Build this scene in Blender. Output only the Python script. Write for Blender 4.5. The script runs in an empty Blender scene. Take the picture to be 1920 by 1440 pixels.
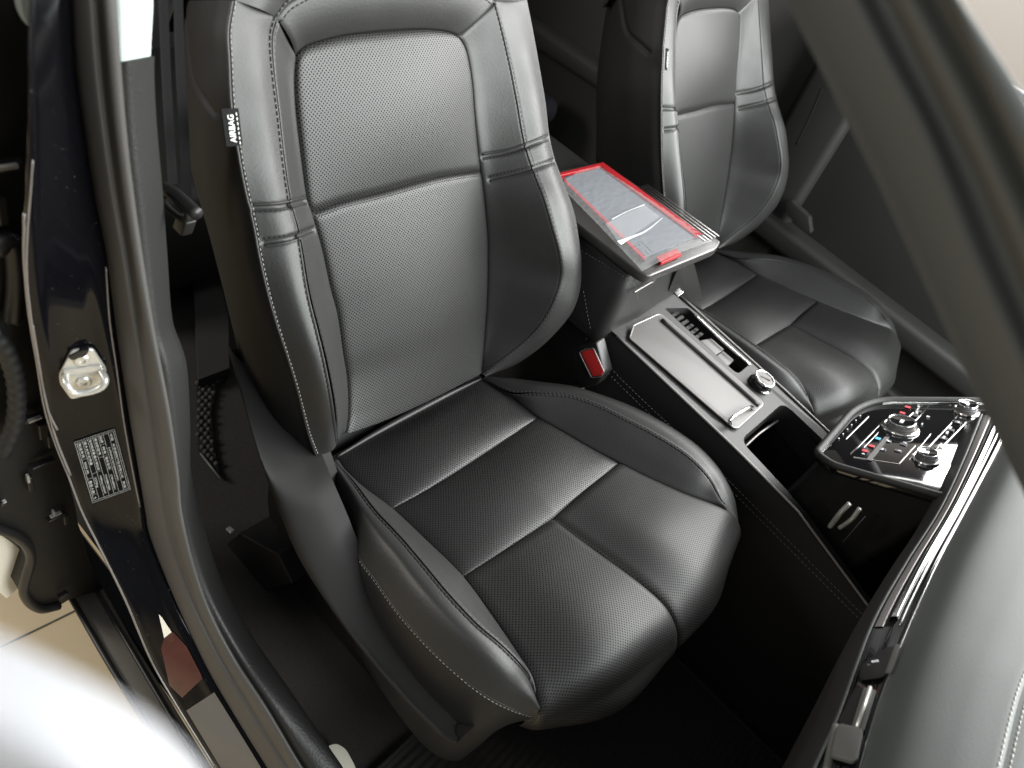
import bpy, bmesh, math, random
import numpy as np
from mathutils import Vector, Matrix
from mathutils.bvhtree import BVHTree
random.seed(4); rng = np.random.default_rng(4)
R = math.radians
SC = bpy.context.scene
COL = SC.collection

# ------------------------------------------------------------------ camera (solved from the seats' sizes)
CAM = np.array([.414, -.648, 1.128]); FPX = 1431.0
_a, _b, _c = R(114.32), R(41.65), R(25.67)
FF = np.array([math.cos(_b)*math.cos(_a), math.cos(_b)*math.sin(_a), -math.sin(_b)])
_r = np.cross(FF, [0, 0, 1]); _r /= np.linalg.norm(_r); _u = np.cross(_r, FF)
RR = math.cos(_c)*_r + math.sin(_c)*_u; UU = -math.sin(_c)*_r + math.cos(_c)*_u
cam_d = bpy.data.cameras.new('camera'); cam = bpy.data.objects.new('camera', cam_d); COL.objects.link(cam)
cam.matrix_world = Matrix([[RR[0], UU[0], -FF[0], CAM[0]], [RR[1], UU[1], -FF[1], CAM[1]], [RR[2], UU[2], -FF[2], CAM[2]], [0, 0, 0, 1]])
cam_d.sensor_width = 36; cam_d.lens = 36*FPX/1920; cam_d.clip_start = .01; cam_d.clip_end = 200
cam_d.dof.use_dof = True; cam_d.dof.focus_distance = 1.0; cam_d.dof.aperture_fstop = cam_d.lens/1000/.0048
SC.camera = cam

def ray(x, y): return FF + RR*(x-960)/FPX - UU*(y-720)/FPX
def hitp(x, y, p0, n):
    d = ray(x, y); return CAM + d*(np.dot(np.asarray(p0, float)-CAM, n)/np.dot(d, n))
def toward(P, a):
    d = CAM-P; return P+d/np.linalg.norm(d, axis=-1, keepdims=True)*a
def atZ(x, y, z): return hitp(x, y, (0, 0, z), np.array([0, 0, 1.]))
def atY(x, y, yy): return hitp(x, y, (0, yy, 0), np.array([0, 1., 0]))
def atX(x, y, xx): return hitp(x, y, (xx, 0, 0), np.array([1., 0, 0]))
rec = R(25.4); BN = np.array([math.cos(rec), 0, math.sin(rec)]); BV = np.array([-math.sin(rec), 0, math.cos(rec)]); BO = np.array([.011, 0, .32])
ct = R(9.3); CN = np.array([-math.sin(ct), 0, math.cos(ct)]); CX = np.array([math.cos(ct), 0, math.sin(ct)]); CO = np.array([0, 0, .32])
UY = np.array([0, 1., 0])
def Bp(x, y, w=0): return hitp(x, y, BO+BN*w, BN)
def Bl(u, v, w=0): return BO + UY*u + BV*v + BN*w
def Cp(x, y, w=0): return hitp(x, y, CO+CN*w, CN)
def Cl(u, v, w=0): return CO + UY*u + CX*v + CN*w
KN = np.array([.077, 0, 1.]); KN /= np.linalg.norm(KN); KO = np.array([.125, 0, .43])
def Kp(x, y, h=0): return hitp(x, y, KO+KN*h, KN)
PN = np.array([-.5, 0, 1.]); PN /= np.linalg.norm(PN); PO = np.array([.445, 0, .462])
def Pp(x, y, h=0): return hitp(x, y, PO+PN*h, PN)

# ------------------------------------------------------------------ curve / grid helpers
def cr(P, n):
    P = np.asarray(P, float)
    if len(P) == 2: return P[0] + (P[1]-P[0])*np.linspace(0, 1, n)[:, None]
    d = np.maximum(np.linalg.norm(np.diff(P, axis=0), axis=1), 1e-6)
    t = np.concatenate([[0], np.cumsum(np.sqrt(d))])
    m = np.zeros_like(P); m[1:-1] = (P[2:]-P[:-2])/(t[2:]-t[:-2])[:, None]
    m[0] = (P[1]-P[0])/(t[1]-t[0]); m[-1] = (P[-1]-P[-2])/(t[-1]-t[-2])
    T = np.linspace(0, t[-1], n*6); k = np.clip(np.searchsorted(t, T, side='right')-1, 0, len(P)-2)
    h = (t[k+1]-t[k]); s = ((T-t[k])/h)[:, None]; h = h[:, None]
    C = (2*s**3-3*s**2+1)*P[k] + (s**3-2*s**2+s)*h*m[k] + (-2*s**3+3*s**2)*P[k+1] + (s**3-s**2)*h*m[k+1]
    L = np.concatenate([[0], np.cumsum(np.linalg.norm(np.diff(C, axis=0), axis=1))])
    q = np.linspace(0, L[-1], n)
    return np.stack([np.interp(q, L, C[:, i]) for i in range(3)], -1)
def curve(pts, n, f): return cr([f(*p) if not isinstance(p, np.ndarray) else p for p in pts], n)
def loft(curves, m):
    """curves: list of (n,3) arrays -> grid (n,m,3)"""
    C = np.array(curves)
    return np.stack([cr(C[:, i], m) for i in range(C.shape[1])])
def coons(bt, tp, lf, rt):
    n = len(lf); m = len(bt); s = np.linspace(0, 1, m)[None, :, None]; t = np.linspace(0, 1, n)[:, None, None]
    return ((1-t)*bt[None]+t*tp[None] + (1-s)*lf[:, None]+s*rt[:, None]
            - ((1-s)*(1-t)*bt[0]+s*(1-t)*bt[-1]+(1-s)*t*tp[0]+s*t*tp[-1]))
def gnorm(G, ref):
    a = np.gradient(G, axis=0); b = np.gradient(G, axis=1); n = np.cross(a, b)
    l = np.linalg.norm(n, axis=-1, keepdims=True); n = np.where(l > 1e-12, n/np.maximum(l, 1e-12), ref)
    s = np.sign((n*ref).sum(-1, keepdims=True)); s[s == 0] = 1
    return n*s if np.mean(s) == 0 else n*np.sign(np.sum(s))
def edges(G):
    cj = np.concatenate([np.zeros((G.shape[0], 1)), np.cumsum(np.linalg.norm(np.diff(G, axis=1), axis=-1), axis=1)], 1)
    ci = np.concatenate([np.zeros((1, G.shape[1])), np.cumsum(np.linalg.norm(np.diff(G, axis=0), axis=-1), axis=0)], 0)
    return dict(A=cj, B=cj[:, -1:]-cj, S=ci, E=ci[-1:]-ci)     # A first curve, B last curve, S start, E end
def seamed(G, ref, edge, d0=.0030, depth=.0009, w=.0011):
    d = edges(G)[edge]; h = -depth*np.exp(-((d-d0)/w)**2)+.0006*np.exp(-((d-.0012)/.0012)**2)-.0008*np.exp(-(d/.0005)**2)
    return G+gnorm(G, ref)*h[..., None]
def puff(G, ref, roll=.004, r=.01, flags='ABSE', amp=0., amp_flags='AB'):
    D = edges(G); f = np.ones(G.shape[:2])
    for k in flags:
        d = np.clip(D[k]/r, 0, 1); f = f*np.sqrt(np.maximum(1-(1-d)**2, 0))
    h = roll*f
    if amp:
        g = np.ones(G.shape[:2])
        if 'A' in amp_flags: g = g*np.sin(np.pi*np.clip(D['A']/np.maximum(D['A']+D['B'], 1e-5), 0, 1))**.8
        if 'S' in amp_flags: g = g*np.sin(np.pi*np.clip(D['S']/np.maximum(D['S']+D['E'], 1e-5), 0, 1))**.8
        h = h+amp*g
    return G + gnorm(G, ref)*h[..., None]
def gridmesh(G):
    n, m = G.shape[:2]; idx = np.arange(n*m).reshape(n, m)
    F = np.stack([idx[:-1, :-1], idx[1:, :-1], idx[1:, 1:], idx[:-1, 1:]], -1).reshape(-1, 4)
    return G.reshape(-1, 3), F
def dent(G, ref, line, depth, sig):
    L = cr(line, 60); d = np.linalg.norm(G[:, :, None, :]-L[None, None], axis=-1).min(-1)
    return G - gnorm(G, ref)*(depth*np.exp(-(d/sig)**2))[..., None]
def bvh_of(*Gs):
    V = []; F = []
    for G in Gs:
        v, f = gridmesh(G); F += [[int(i)+len(V) for i in q] for q in f]; V += [Vector(x) for x in v]
    return BVHTree.FromPolygons(V, F)
def cast(b, x, y):
    d = Vector(ray(x, y)).normalized(); h = b.ray_cast(Vector(CAM), d)
    if h[0] is None: return None, None
    n = h[1]; n = n if n.dot(d) < 0 else -n
    return np.array(h[0]), np.array(n)
def castline(b, pts, n=40):
    P = np.array(pts, float); P3 = np.concatenate([P, np.zeros((len(P), 1))], 1); Q = cr(P3, n); o = []; N = []
    for q in Q:
        p, nn = cast(b, q[0], q[1])
        if p is not None: o.append(p); N.append(nn)
    return np.array(o), np.array(N)

# ------------------------------------------------------------------ objects
ROOT = {}
def base(parent):
    p = parent
    while p is not None:
        if p.name in ROOT: return ROOT[p.name]
        p = p.parent
    return np.zeros(3)
def thing(name, label, cat, loc, group=None, kind=None):
    o = bpy.data.objects.new(name, None); COL.objects.link(o); o.location = loc; o.empty_display_size = .05
    ROOT[o.name] = np.array(loc, float)
    if label: o['label'] = label
    if cat: o['category'] = cat
    if group: o['group'] = group
    if kind: o['kind'] = kind
    return o
def tag(o, label, cat, group=None): 
    o['label'] = label; o['category'] = cat
    if group: o['group'] = group
    return o
class MB:
    def __init__(s): s.V = []; s.F = []; s.n = 0; s.uv = None
    def add(s, V, F):
        V = np.asarray(V, float).reshape(-1, 3); s.V.append(V); k = s.n; s.F += [[int(i)+k for i in f] for f in F]; s.n += len(V); return s
    def grid(s, G): return s.add(*gridmesh(G))
    def tube(s, P, r, k=8, closed=False, cap=True):
        P = np.asarray(P, float); n = len(P); rr = np.broadcast_to(np.asarray(r, float), (n,))
        if closed: T = np.roll(P, -1, 0)-np.roll(P, 1, 0)
        else: T = np.gradient(P, axis=0)
        T /= np.maximum(np.linalg.norm(T, axis=1, keepdims=True), 1e-9)
        a = np.array([0, 0, 1.]) if abs(T[0, 2]) < .9 else np.array([1., 0, 0]); rings = []
        for i in range(n):
            a = a-T[i]*a.dot(T[i]); a /= np.linalg.norm(a); b = np.cross(T[i], a)
            th = np.arange(k)*2*np.pi/k
            rings.append(P[i]+rr[i]*(np.cos(th)[:, None]*a+np.sin(th)[:, None]*b))
        V = np.concatenate(rings); F = []
        for i in range(n if closed else n-1):
            i2 = (i+1) % n
            for j in range(k):
                F.append([i*k+j, i*k+(j+1) % k, i2*k+(j+1) % k, i2*k+j])
        if not closed and cap: F += [list(range(k))[::-1], [(n-1)*k+j for j in range(k)]]
        return s.add(V, F)
    def box(s, c, ex, ey, ez):
        c = np.asarray(c, float); V = [c+np.asarray(ex)*i+np.asarray(ey)*j+np.asarray(ez)*k for i in (-1, 1) for j in (-1, 1) for k in (-1, 1)]
        return s.add(V, [[0, 1, 3, 2], [4, 6, 7, 5], [0, 4, 5, 1], [2, 3, 7, 6], [0, 2, 6, 4], [1, 5, 7, 3]])
    def lathe(s, c, ax, prof, k=40):
        ax = np.asarray(ax, float)/np.linalg.norm(ax); a = np.cross(ax, [0, 1., .1]); a /= np.linalg.norm(a); b = np.cross(ax, a)
        th = np.arange(k)*2*np.pi/k; ring = np.cos(th)[:, None]*a+np.sin(th)[:, None]*b
        V = np.concatenate([np.asarray(c)+ax*h+ring*max(r, 1e-5) for r, h in prof]); F = []
        for i in range(len(prof)-1):
            for j in range(k): F.append([i*k+j, i*k+(j+1) % k, (i+1)*k+(j+1) % k, (i+1)*k+j])
        return s.add(V, F)
    def build(s, name, m, parent=None, smooth=True, uv=None, label=None, angle=None, bevel=0):
        V = np.concatenate(s.V) - base(parent)
        me = bpy.data.meshes.new(name); me.from_pydata(V.tolist(), [], s.F); me.validate()
        if uv is not None and len(uv) == len(V):
            ul = me.uv_layers.new(name='uv'); li = np.zeros(len(me.loops), int); me.loops.foreach_get('vertex_index', li)
            ul.data.foreach_set('uv', np.asarray(uv)[li].astype(np.float32).ravel())
        bm = bmesh.new(); bm.from_mesh(me); bmesh.ops.recalc_face_normals(bm, faces=bm.faces)
        if bevel:
            es = [e for e in bm.edges if len(e.link_faces) == 2 and e.calc_face_angle(0) > .5]
            bmesh.ops.bevel(bm, geom=es, offset=bevel, segments=3, profile=.5, affect='EDGES', clamp_overlap=True)
        bm.to_mesh(me); bm.free()
        if smooth:
            me.shade_smooth()
            if angle: me.set_sharp_from_angle(angle=R(angle))
        me.materials.append(m)
        o = bpy.data.objects.new(name, me); COL.objects.link(o)
        if parent: o.parent = parent
        if label: o['label'] = label
        return o
class Rows:
    """every stitch row or piping becomes a part of its own"""
    def __init__(s, name, m, parent): s.name, s.m, s.parent = name, m, parent
    def tube(s, *a, **k): MB().tube(*a, **k).build(s.name, s.m, s.parent)
def gobj(name, G, m, parent, uv=None, label=None):
    return MB().grid(G).build(name, m, parent, uv=uv, label=label)
def slab(name, P, depth, m, parent, bevel=0, label=None, angle=30):
    """polygon P (n,3) extruded by the vector depth, edges rounded"""
    P = np.asarray(P, float); n = len(P); V = np.concatenate([P, P+np.asarray(depth)])
    F = [list(range(n)), list(range(n, 2*n))[::-1]] + [[i, (i+1) % n, n+(i+1) % n, n+i] for i in range(n)]
    mb = MB().add(V, F); return mb.build(name, m, parent, label=label, angle=angle, bevel=bevel)
def rpoly(P, r, k=6):
    """round the corners of a closed 3D polygon"""
    P = [np.asarray(p, float) for p in P]; n = len(P); o = []
    rr = r if isinstance(r, (list, tuple)) else [r]*n
    for i in range(n):
        a, b, c = P[i-1], P[i], P[(i+1) % n]
        da = (a-b); dc = (c-b); la = np.linalg.norm(da); lc = np.linalg.norm(dc); q = min(rr[i], la*.48, lc*.48)
        if q < 1e-5: o.append(b); continue
        p0 = b+da/la*q; p2 = b+dc/lc*q
        for t in np.linspace(0, 1, k): o.append((1-t)**2*p0+2*t*(1-t)*b+t*t*p2)
    return np.array(o)
def boolcut(o, cutters):
    """cut real holes with throw-away boxes (removed again afterwards)"""
    for me in cutters:
        c = bpy.data.objects.new('cut', me); COL.objects.link(c); c.parent = o.parent
        md = o.modifiers.new('b', 'BOOLEAN'); md.object = c; md.operation = 'DIFFERENCE'; md.solver = 'EXACT'
        bpy.context.view_layer.update(); dg = bpy.context.evaluated_depsgraph_get()
        nm = bpy.data.meshes.new_from_object(o.evaluated_get(dg)); o.modifiers.clear(); o.data = nm
        bpy.data.objects.remove(c)
def polymesh(P, depth, parent):
    P = np.asarray(P, float)-base(parent); n = len(P); me = bpy.data.meshes.new('c')
    V = np.concatenate([P, P+np.asarray(depth)]); F = [list(range(n)), list(range(n, 2*n))[::-1]]+[[i, (i+1) % n, n+(i+1) % n, n+i] for i in range(n)]
    me.from_pydata(V.tolist(), [], F); bm = bmesh.new(); bm.from_mesh(me); bmesh.ops.recalc_face_normals(bm, faces=bm.faces); bm.to_mesh(me); bm.free(); return me

def stitches(mb, P, N, length=.0036, gap=.0024, r=.00042, lift=.0003):
    """little thread dashes lying on a surface line"""
    if len(P) < 3: return
    if isinstance(mb, Rows):
        m2 = MB(); stitches(m2, P, N, length, gap, r, lift)
        if m2.n: m2.build(mb.name, mb.m, mb.parent)
        return
    L = np.concatenate([[0], np.cumsum(np.linalg.norm(np.diff(P, axis=0), axis=1))]); s = 0
    while s+length < L[-1]:
        q = np.array([np.interp([s, s+length*.5, s+length], L, P[:, i]) for i in range(3)]).T
        nn = np.array([np.interp(s, L, N[:, i]) for i in range(3)])
        q = q+nn*lift*np.array([[.2], [1.3], [.2]]); mb.tube(q, r, 5); s += length+gap
def row_at(G, ref, d, edge='A'):
    D = edges(G)['A']; N = gnorm(G, ref); P = []; M = []
    for i in range(G.shape[0]):
        t = D[i, -1]; q = d if edge == 'A' else t-d
        if t < d*1.6: continue
        P.append([np.interp(q, D[i], G[i, :, k]) for k in range(3)]); M.append([np.interp(q, D[i], N[i, :, k]) for k in range(3)])
    return np.array(P), np.array(M)

# ------------------------------------------------------------------ materials
def mat(name, col, rough=.5, metal=0., bump=None, coat=0., spec=.5, var=0., vscale=6., rvar=0., trans=0., ior=1.45, alpha=1., sheen=0.):
    m = bpy.data.materials.new(name); m.use_nodes = True; nt = m.node_tree; b = nt.nodes['Principled BSDF']
    c = (*col, 1) if len(col) == 3 else col
    b.inputs['Base Color'].default_value = c; b.inputs['Roughness'].default_value = rough; b.inputs['Metallic'].default_value = metal
    b.inputs['Coat Weight'].default_value = coat; b.inputs['Coat Roughness'].default_value = .04; b.inputs['Specular IOR Level'].default_value = spec
    b.inputs['Transmission Weight'].default_value = trans; b.inputs['IOR'].default_value = ior; b.inputs['Alpha'].default_value = alpha
    b.inputs['Sheen Weight'].default_value = sheen
    tc = nt.nodes.new('ShaderNodeTexCoord')
    def noise(sc, det=3):
        n = nt.nodes.new('ShaderNodeTexNoise'); n.inputs['Scale'].default_value = sc; n.inputs['Detail'].default_value = det
        nt.links.new(tc.outputs['Object'], n.inputs['Vector']); return n
    if var:
        n = noise(vscale); mx = nt.nodes.new('ShaderNodeMix'); mx.data_type = 'RGBA'
        mx.inputs[6].default_value = (*[x*(1-var) for x in col[:3]], 1); mx.inputs[7].default_value = (*[min(1, x*(1+var)) for x in col[:3]], 1)
        nt.links.new(n.outputs['Fac'], mx.inputs[0]); nt.links.new(mx.outputs[2], b.inputs['Base Color'])
    if rvar:
        n = noise(vscale*2.3); mr = nt.nodes.new('ShaderNodeMapRange'); mr.inputs[3].default_value = max(0, rough-rvar); mr.inputs[4].default_value = rough+rvar
        nt.links.new(n.outputs['Fac'], mr.inputs[0]); nt.links.new(mr.outputs[0], b.inputs['Roughness'])
    if bump:
        sc, st, kind = bump
        if kind == 'v':
            n = nt.nodes.new('ShaderNodeTexVoronoi'); n.inputs['Scale'].default_value = sc; nt.links.new(tc.outputs['Object'], n.inputs['Vector']); out = n.outputs['Distance']
        else: out = noise(sc, 4).outputs['Fac']
        bp = nt.nodes.new('ShaderNodeBump'); bp.inputs['Strength'].default_value = st; bp.inputs['Distance'].default_value = .001
        nt.links.new(out, bp.inputs['Height']); nt.links.new(bp.outputs[0], b.inputs['Normal'])
    return m
def perforated(name, col, rough, pitch=.0046, rad=.172):
    m = mat(name, col, rough); nt = m.node_tree; b = nt.nodes['Principled BSDF']; L = nt.links
    uv = nt.nodes.new('ShaderNodeUVMap')
    def vm(op, a, bb=None):
        n = nt.nodes.new('ShaderNodeVectorMath'); n.operation = op; L.new(a, n.inputs[0])
        if bb is not None: n.inputs[1].default_value = bb
        return n.outputs[1] if op == 'LENGTH' else n.outputs[0]
    def dist(off):
        a = vm('MULTIPLY', uv.outputs[0], (1/pitch, 1/pitch, 0)); a = vm('ADD', a, off); a = vm('FRACTION', a)
        a = vm('SUBTRACT', a, (.5, .5, 0)); a = vm('MULTIPLY', a, (1, 1, 0)); return vm('LENGTH', a)
    mn = nt.nodes.new('ShaderNodeMath'); mn.operation = 'MINIMUM'; L.new(dist((0, 0, 0)), mn.inputs[0]); L.new(dist((.5, .5, 0)), mn.inputs[1])
    mr = nt.nodes.new('ShaderNodeMapRange'); mr.inputs[1].default_value = rad*.8; mr.inputs[2].default_value = rad*1.15; L.new(mn.outputs[0], mr.inputs[0])
    mx = nt.nodes.new('ShaderNodeMix'); mx.data_type = 'RGBA'; mx.inputs[6].default_value = (.001, .001, .001, 1); mx.inputs[7].default_value = (*col, 1)
    L.new(mr.outputs[0], mx.inputs[0]); L.new(mx.outputs[2], b.inputs['Base Color'])
    sp = nt.nodes.new('ShaderNodeMath'); sp.operation = 'MULTIPLY'; sp.inputs[1].default_value = .5; L.new(mr.outputs[0], sp.inputs[0]); L.new(sp.outputs[0], b.inputs['Specular IOR Level'])
    tc = nt.nodes.new('ShaderNodeTexCoord'); nz = nt.nodes.new('ShaderNodeTexNoise'); nz.inputs['Scale'].default_value = 500; L.new(tc.outputs['Object'], nz.inputs['Vector'])
    ad = nt.nodes.new('ShaderNodeMath'); ad.operation = 'MULTIPLY_ADD'; ad.inputs[1].default_value = .25; L.new(nz.outputs['Fac'], ad.inputs[0]); L.new(mr.outputs[0], ad.inputs[2])
    bp = nt.nodes.new('ShaderNodeBump'); bp.inputs['Strength'].default_value = .25; bp.inputs['Distance'].default_value = .0006; L.new(ad.outputs[0], bp.inputs['Height']); L.new(bp.outputs[0], b.inputs['Normal'])
    return m
LEA = (.013, .013, .0125)
M = dict(
    leather=mat('leather', LEA, .50, bump=(330, .22, 'n'), var=.15, vscale=14, rvar=.05),
    perf=perforated('perforated_leather', LEA, .46),
    sideleather=mat('side_leather', (.008, .0078, .0076), .62, spec=.35, bump=(420, .12, 'n'), var=.2),
    shell=mat('seat_plastic', (.010, .0097, .0094), .75, spec=.3, bump=(900, .12, 'n')),
    thread_dark=mat('dark_thread', (.012, .012, .012), .8),
    thread_grey=mat('grey_thread', (.10, .10, .095), .7),
    thread_white=mat('white_thread', (.34, .335, .31), .8),
    white=mat('white_print', (.62, .62, .6), .7),
    tag=mat('tag_cloth', (.010, .010, .010), .95, spec=.1),
    gloss=mat('black_paint', (.003, .003, .004), .10, spec=.22, rvar=.03),
    piano=mat('piano_black', (.004, .004, .005), .05, coat=1.),
    chrome=mat('chrome', (.75, .74, .72), .10, 1.),
    steel=mat('zinc_steel', (.52, .51, .48), .32, .55, bump=(300, .1, 'n'), var=.15, vscale=60),
    satin=mat('satin_trim', (.22, .205, .20), .36, .45),
    conplastic=mat('console_plastic', (.016, .0155, .0155), .5, 0, bump=(900, .05, 'n')),
    lid=mat('tray_lid', (.095, .09, .087), .48, .12, var=.06),
    dark=mat('dark_plastic', (.012, .011, .011), .45, bump=(700, .1, 'n')),
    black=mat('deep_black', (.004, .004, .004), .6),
    rubber=mat('door_seal_rubber', (.048, .0455, .043), .55, bump=(350, .15, 'n'), var=.18, vscale=9),
    grain=mat('grained_plastic', (.0115, .0115, .011), .5, bump=(420, .55, 'n')),
    pale=mat('pale_trim', (.40, .45, .44), .6, bump=(700, .1, 'n')),
    carpet=mat('carpet', (.024, .021, .019), .95, bump=(500, .9, 'n'), var=.4, vscale=200),
    matw=mat('nubby_mat', (.035, .032, .028), .8, bump=(600, .6, 'n')),
    weave=mat('woven_carpet', (.022, .021, .02), .85, bump=(420, .9, 'v')),
    belt=mat('belt_webbing', (.006, .006, .006), .9, spec=.12, bump=(600, .5, 'n')),
    red=mat('red_plastic', (.55, .03, .03), .35),
    redframe=mat('red_frame', (.22, .006, .009), .5, spec=.3),
    lidtop=mat('lid_plastic', (.030, .028, .027), .34, 0, bump=(700, .05, 'n')),
    film=mat('clear_film', (.85, .86, .88), .16, trans=0, alpha=.10, spec=.4),
    greypad=mat('grey_pad', (.060, .066, .080), .5, var=.06),
    filmwhite=mat('film_crease', (.85, .86, .88), .2, alpha=.75),
    dash=mat('dash_leather', (.050, .055, .053), .60, bump=(420, .12, 'n'), var=.10, vscale=18),
    dashdark=mat('dash_dark', (.016, .015, .015), .5, bump=(420, .15, 'n')),
    pillar=mat('pillar_trim', (.046, .050, .051), .6, bump=(500, .08, 'n'), var=.06, vscale=10),
    pillardark=mat('pillar_seal', (.050, .053, .050), .6, var=.1),
    doorcloth=mat('door_trim', (.018, .0175, .0165), .6, bump=(500, .2, 'n'), var=.15, vscale=8),
    rim=mat('rim_leather', (.016, .016, .0155), .6, bump=(420, .15, 'n')),
    greymetal=mat('grey_metal', (.12, .125, .12), .4, .2),
    matpile=mat('mat_pile', (.015, .0135, .0125), .95, bump=(500, .8, 'n'), var=.4, vscale=150),
    doorblack=mat('rear_door_trim', (.032, .030, .028), .6, bump=(500, .2, 'n'), var=.15),
    cream=mat('cream_colour', (.72, .68, .58), .5),
    tile=mat('floor_tile', (.62, .50, .33), .35, var=.06, vscale=3),
    wall=mat('showroom_wall', (.50, .48, .46), .8, var=.05, vscale=.8),
    sleeve=mat('white_cloth', (.42, .42, .44), .8),
    bluepad=mat('rear_leather', (.028, .028, .036), .4),
    icon=mat('icon_white', (.75, .75, .8), .5), iconred=mat('icon_red', (.5, .03, .04), .5), iconblue=mat('icon_blue', (.05, .4, .6), .5),
    glass=mat('knob_crystal', (.9, .9, .95), .05, trans=.9, ior=1.5),
    print=mat('plate_print', (.62, .62, .60), .7),
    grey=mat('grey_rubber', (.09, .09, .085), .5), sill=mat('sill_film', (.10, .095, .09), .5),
    redrefl=mat('red_reflection', (.05, .012, .011), .25, var=.6, vscale=30),  # dark red reflection on the sill, painted as a colour
    step=mat('step_plastic', (.11, .10, .085), .55, bump=(300, .3, 'n')),
    plate=mat('plate_black', (.004, .004, .004), .8, spec=.1),
)

def dust(m, thr=.735, scale=420, amount=.14):
    nt = m.node_tree; b = nt.nodes['Principled BSDF']; tc = nt.nodes.new('ShaderNodeTexCoord'); n = nt.nodes.new('ShaderNodeTexNoise'); n.inputs['Scale'].default_value = scale; n.inputs['Detail'].default_value = 1
    nt.links.new(tc.outputs['Object'], n.inputs['Vector']); r = nt.nodes.new('ShaderNodeMapRange'); r.inputs[1].default_value = thr; r.inputs[2].default_value = thr+.03; nt.links.new(n.outputs['Fac'], r.inputs[0])
    mx = nt.nodes.new('ShaderNodeMix'); mx.data_type = 'RGBA'; mx.inputs[6].default_value = b.inputs['Base Color'].default_value; mx.inputs[7].default_value = (amount, amount, amount, 1)
    nt.links.new(r.outputs[0], mx.inputs[0]); nt.links.new(mx.outputs[2], b.inputs['Base Color'])
dust(M['gloss'], .762, 420, .07); dust(M['piano'], .76, 600, .08)

# ------------------------------------------------------------------ text helper
def text_mesh(s, o, dx, dy, size, n, align='LEFT', bold=0.0, width=None):
    """text lying in the plane (dx, dy) at o; returns verts, faces; height = cap size in metres"""
    cu = bpy.data.curves.new('t', 'FONT'); cu.body = s; cu.size = 1; cu.align_x = align; cu.resolution_u = 3; cu.offset = bold
    ob = bpy.data.objects.new('t', cu); COL.objects.link(ob); bpy.context.view_layer.update()
    me = bpy.data.meshes.new_from_object(ob.evaluated_get(bpy.context.evaluated_depsgraph_get()))
    V = np.array([v.co[:] for v in me.vertices]); F = [list(p.vertices) for p in me.polygons]
    bpy.data.objects.remove(ob); bpy.data.meshes.remove(me)
    if not len(V): return np.zeros((0, 3)), []
    sx = size
    if width: 
        w = V[:, 0].max()-V[:, 0].min(); sx = width/w; V[:, 0] -= V[:, 0].min()
    return np.asarray(o)+V[:, :1]*sx*np.asarray(dx)+V[:, 1:2]*size*np.asarray(dy)+np.asarray(n)*.0006, F

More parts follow.
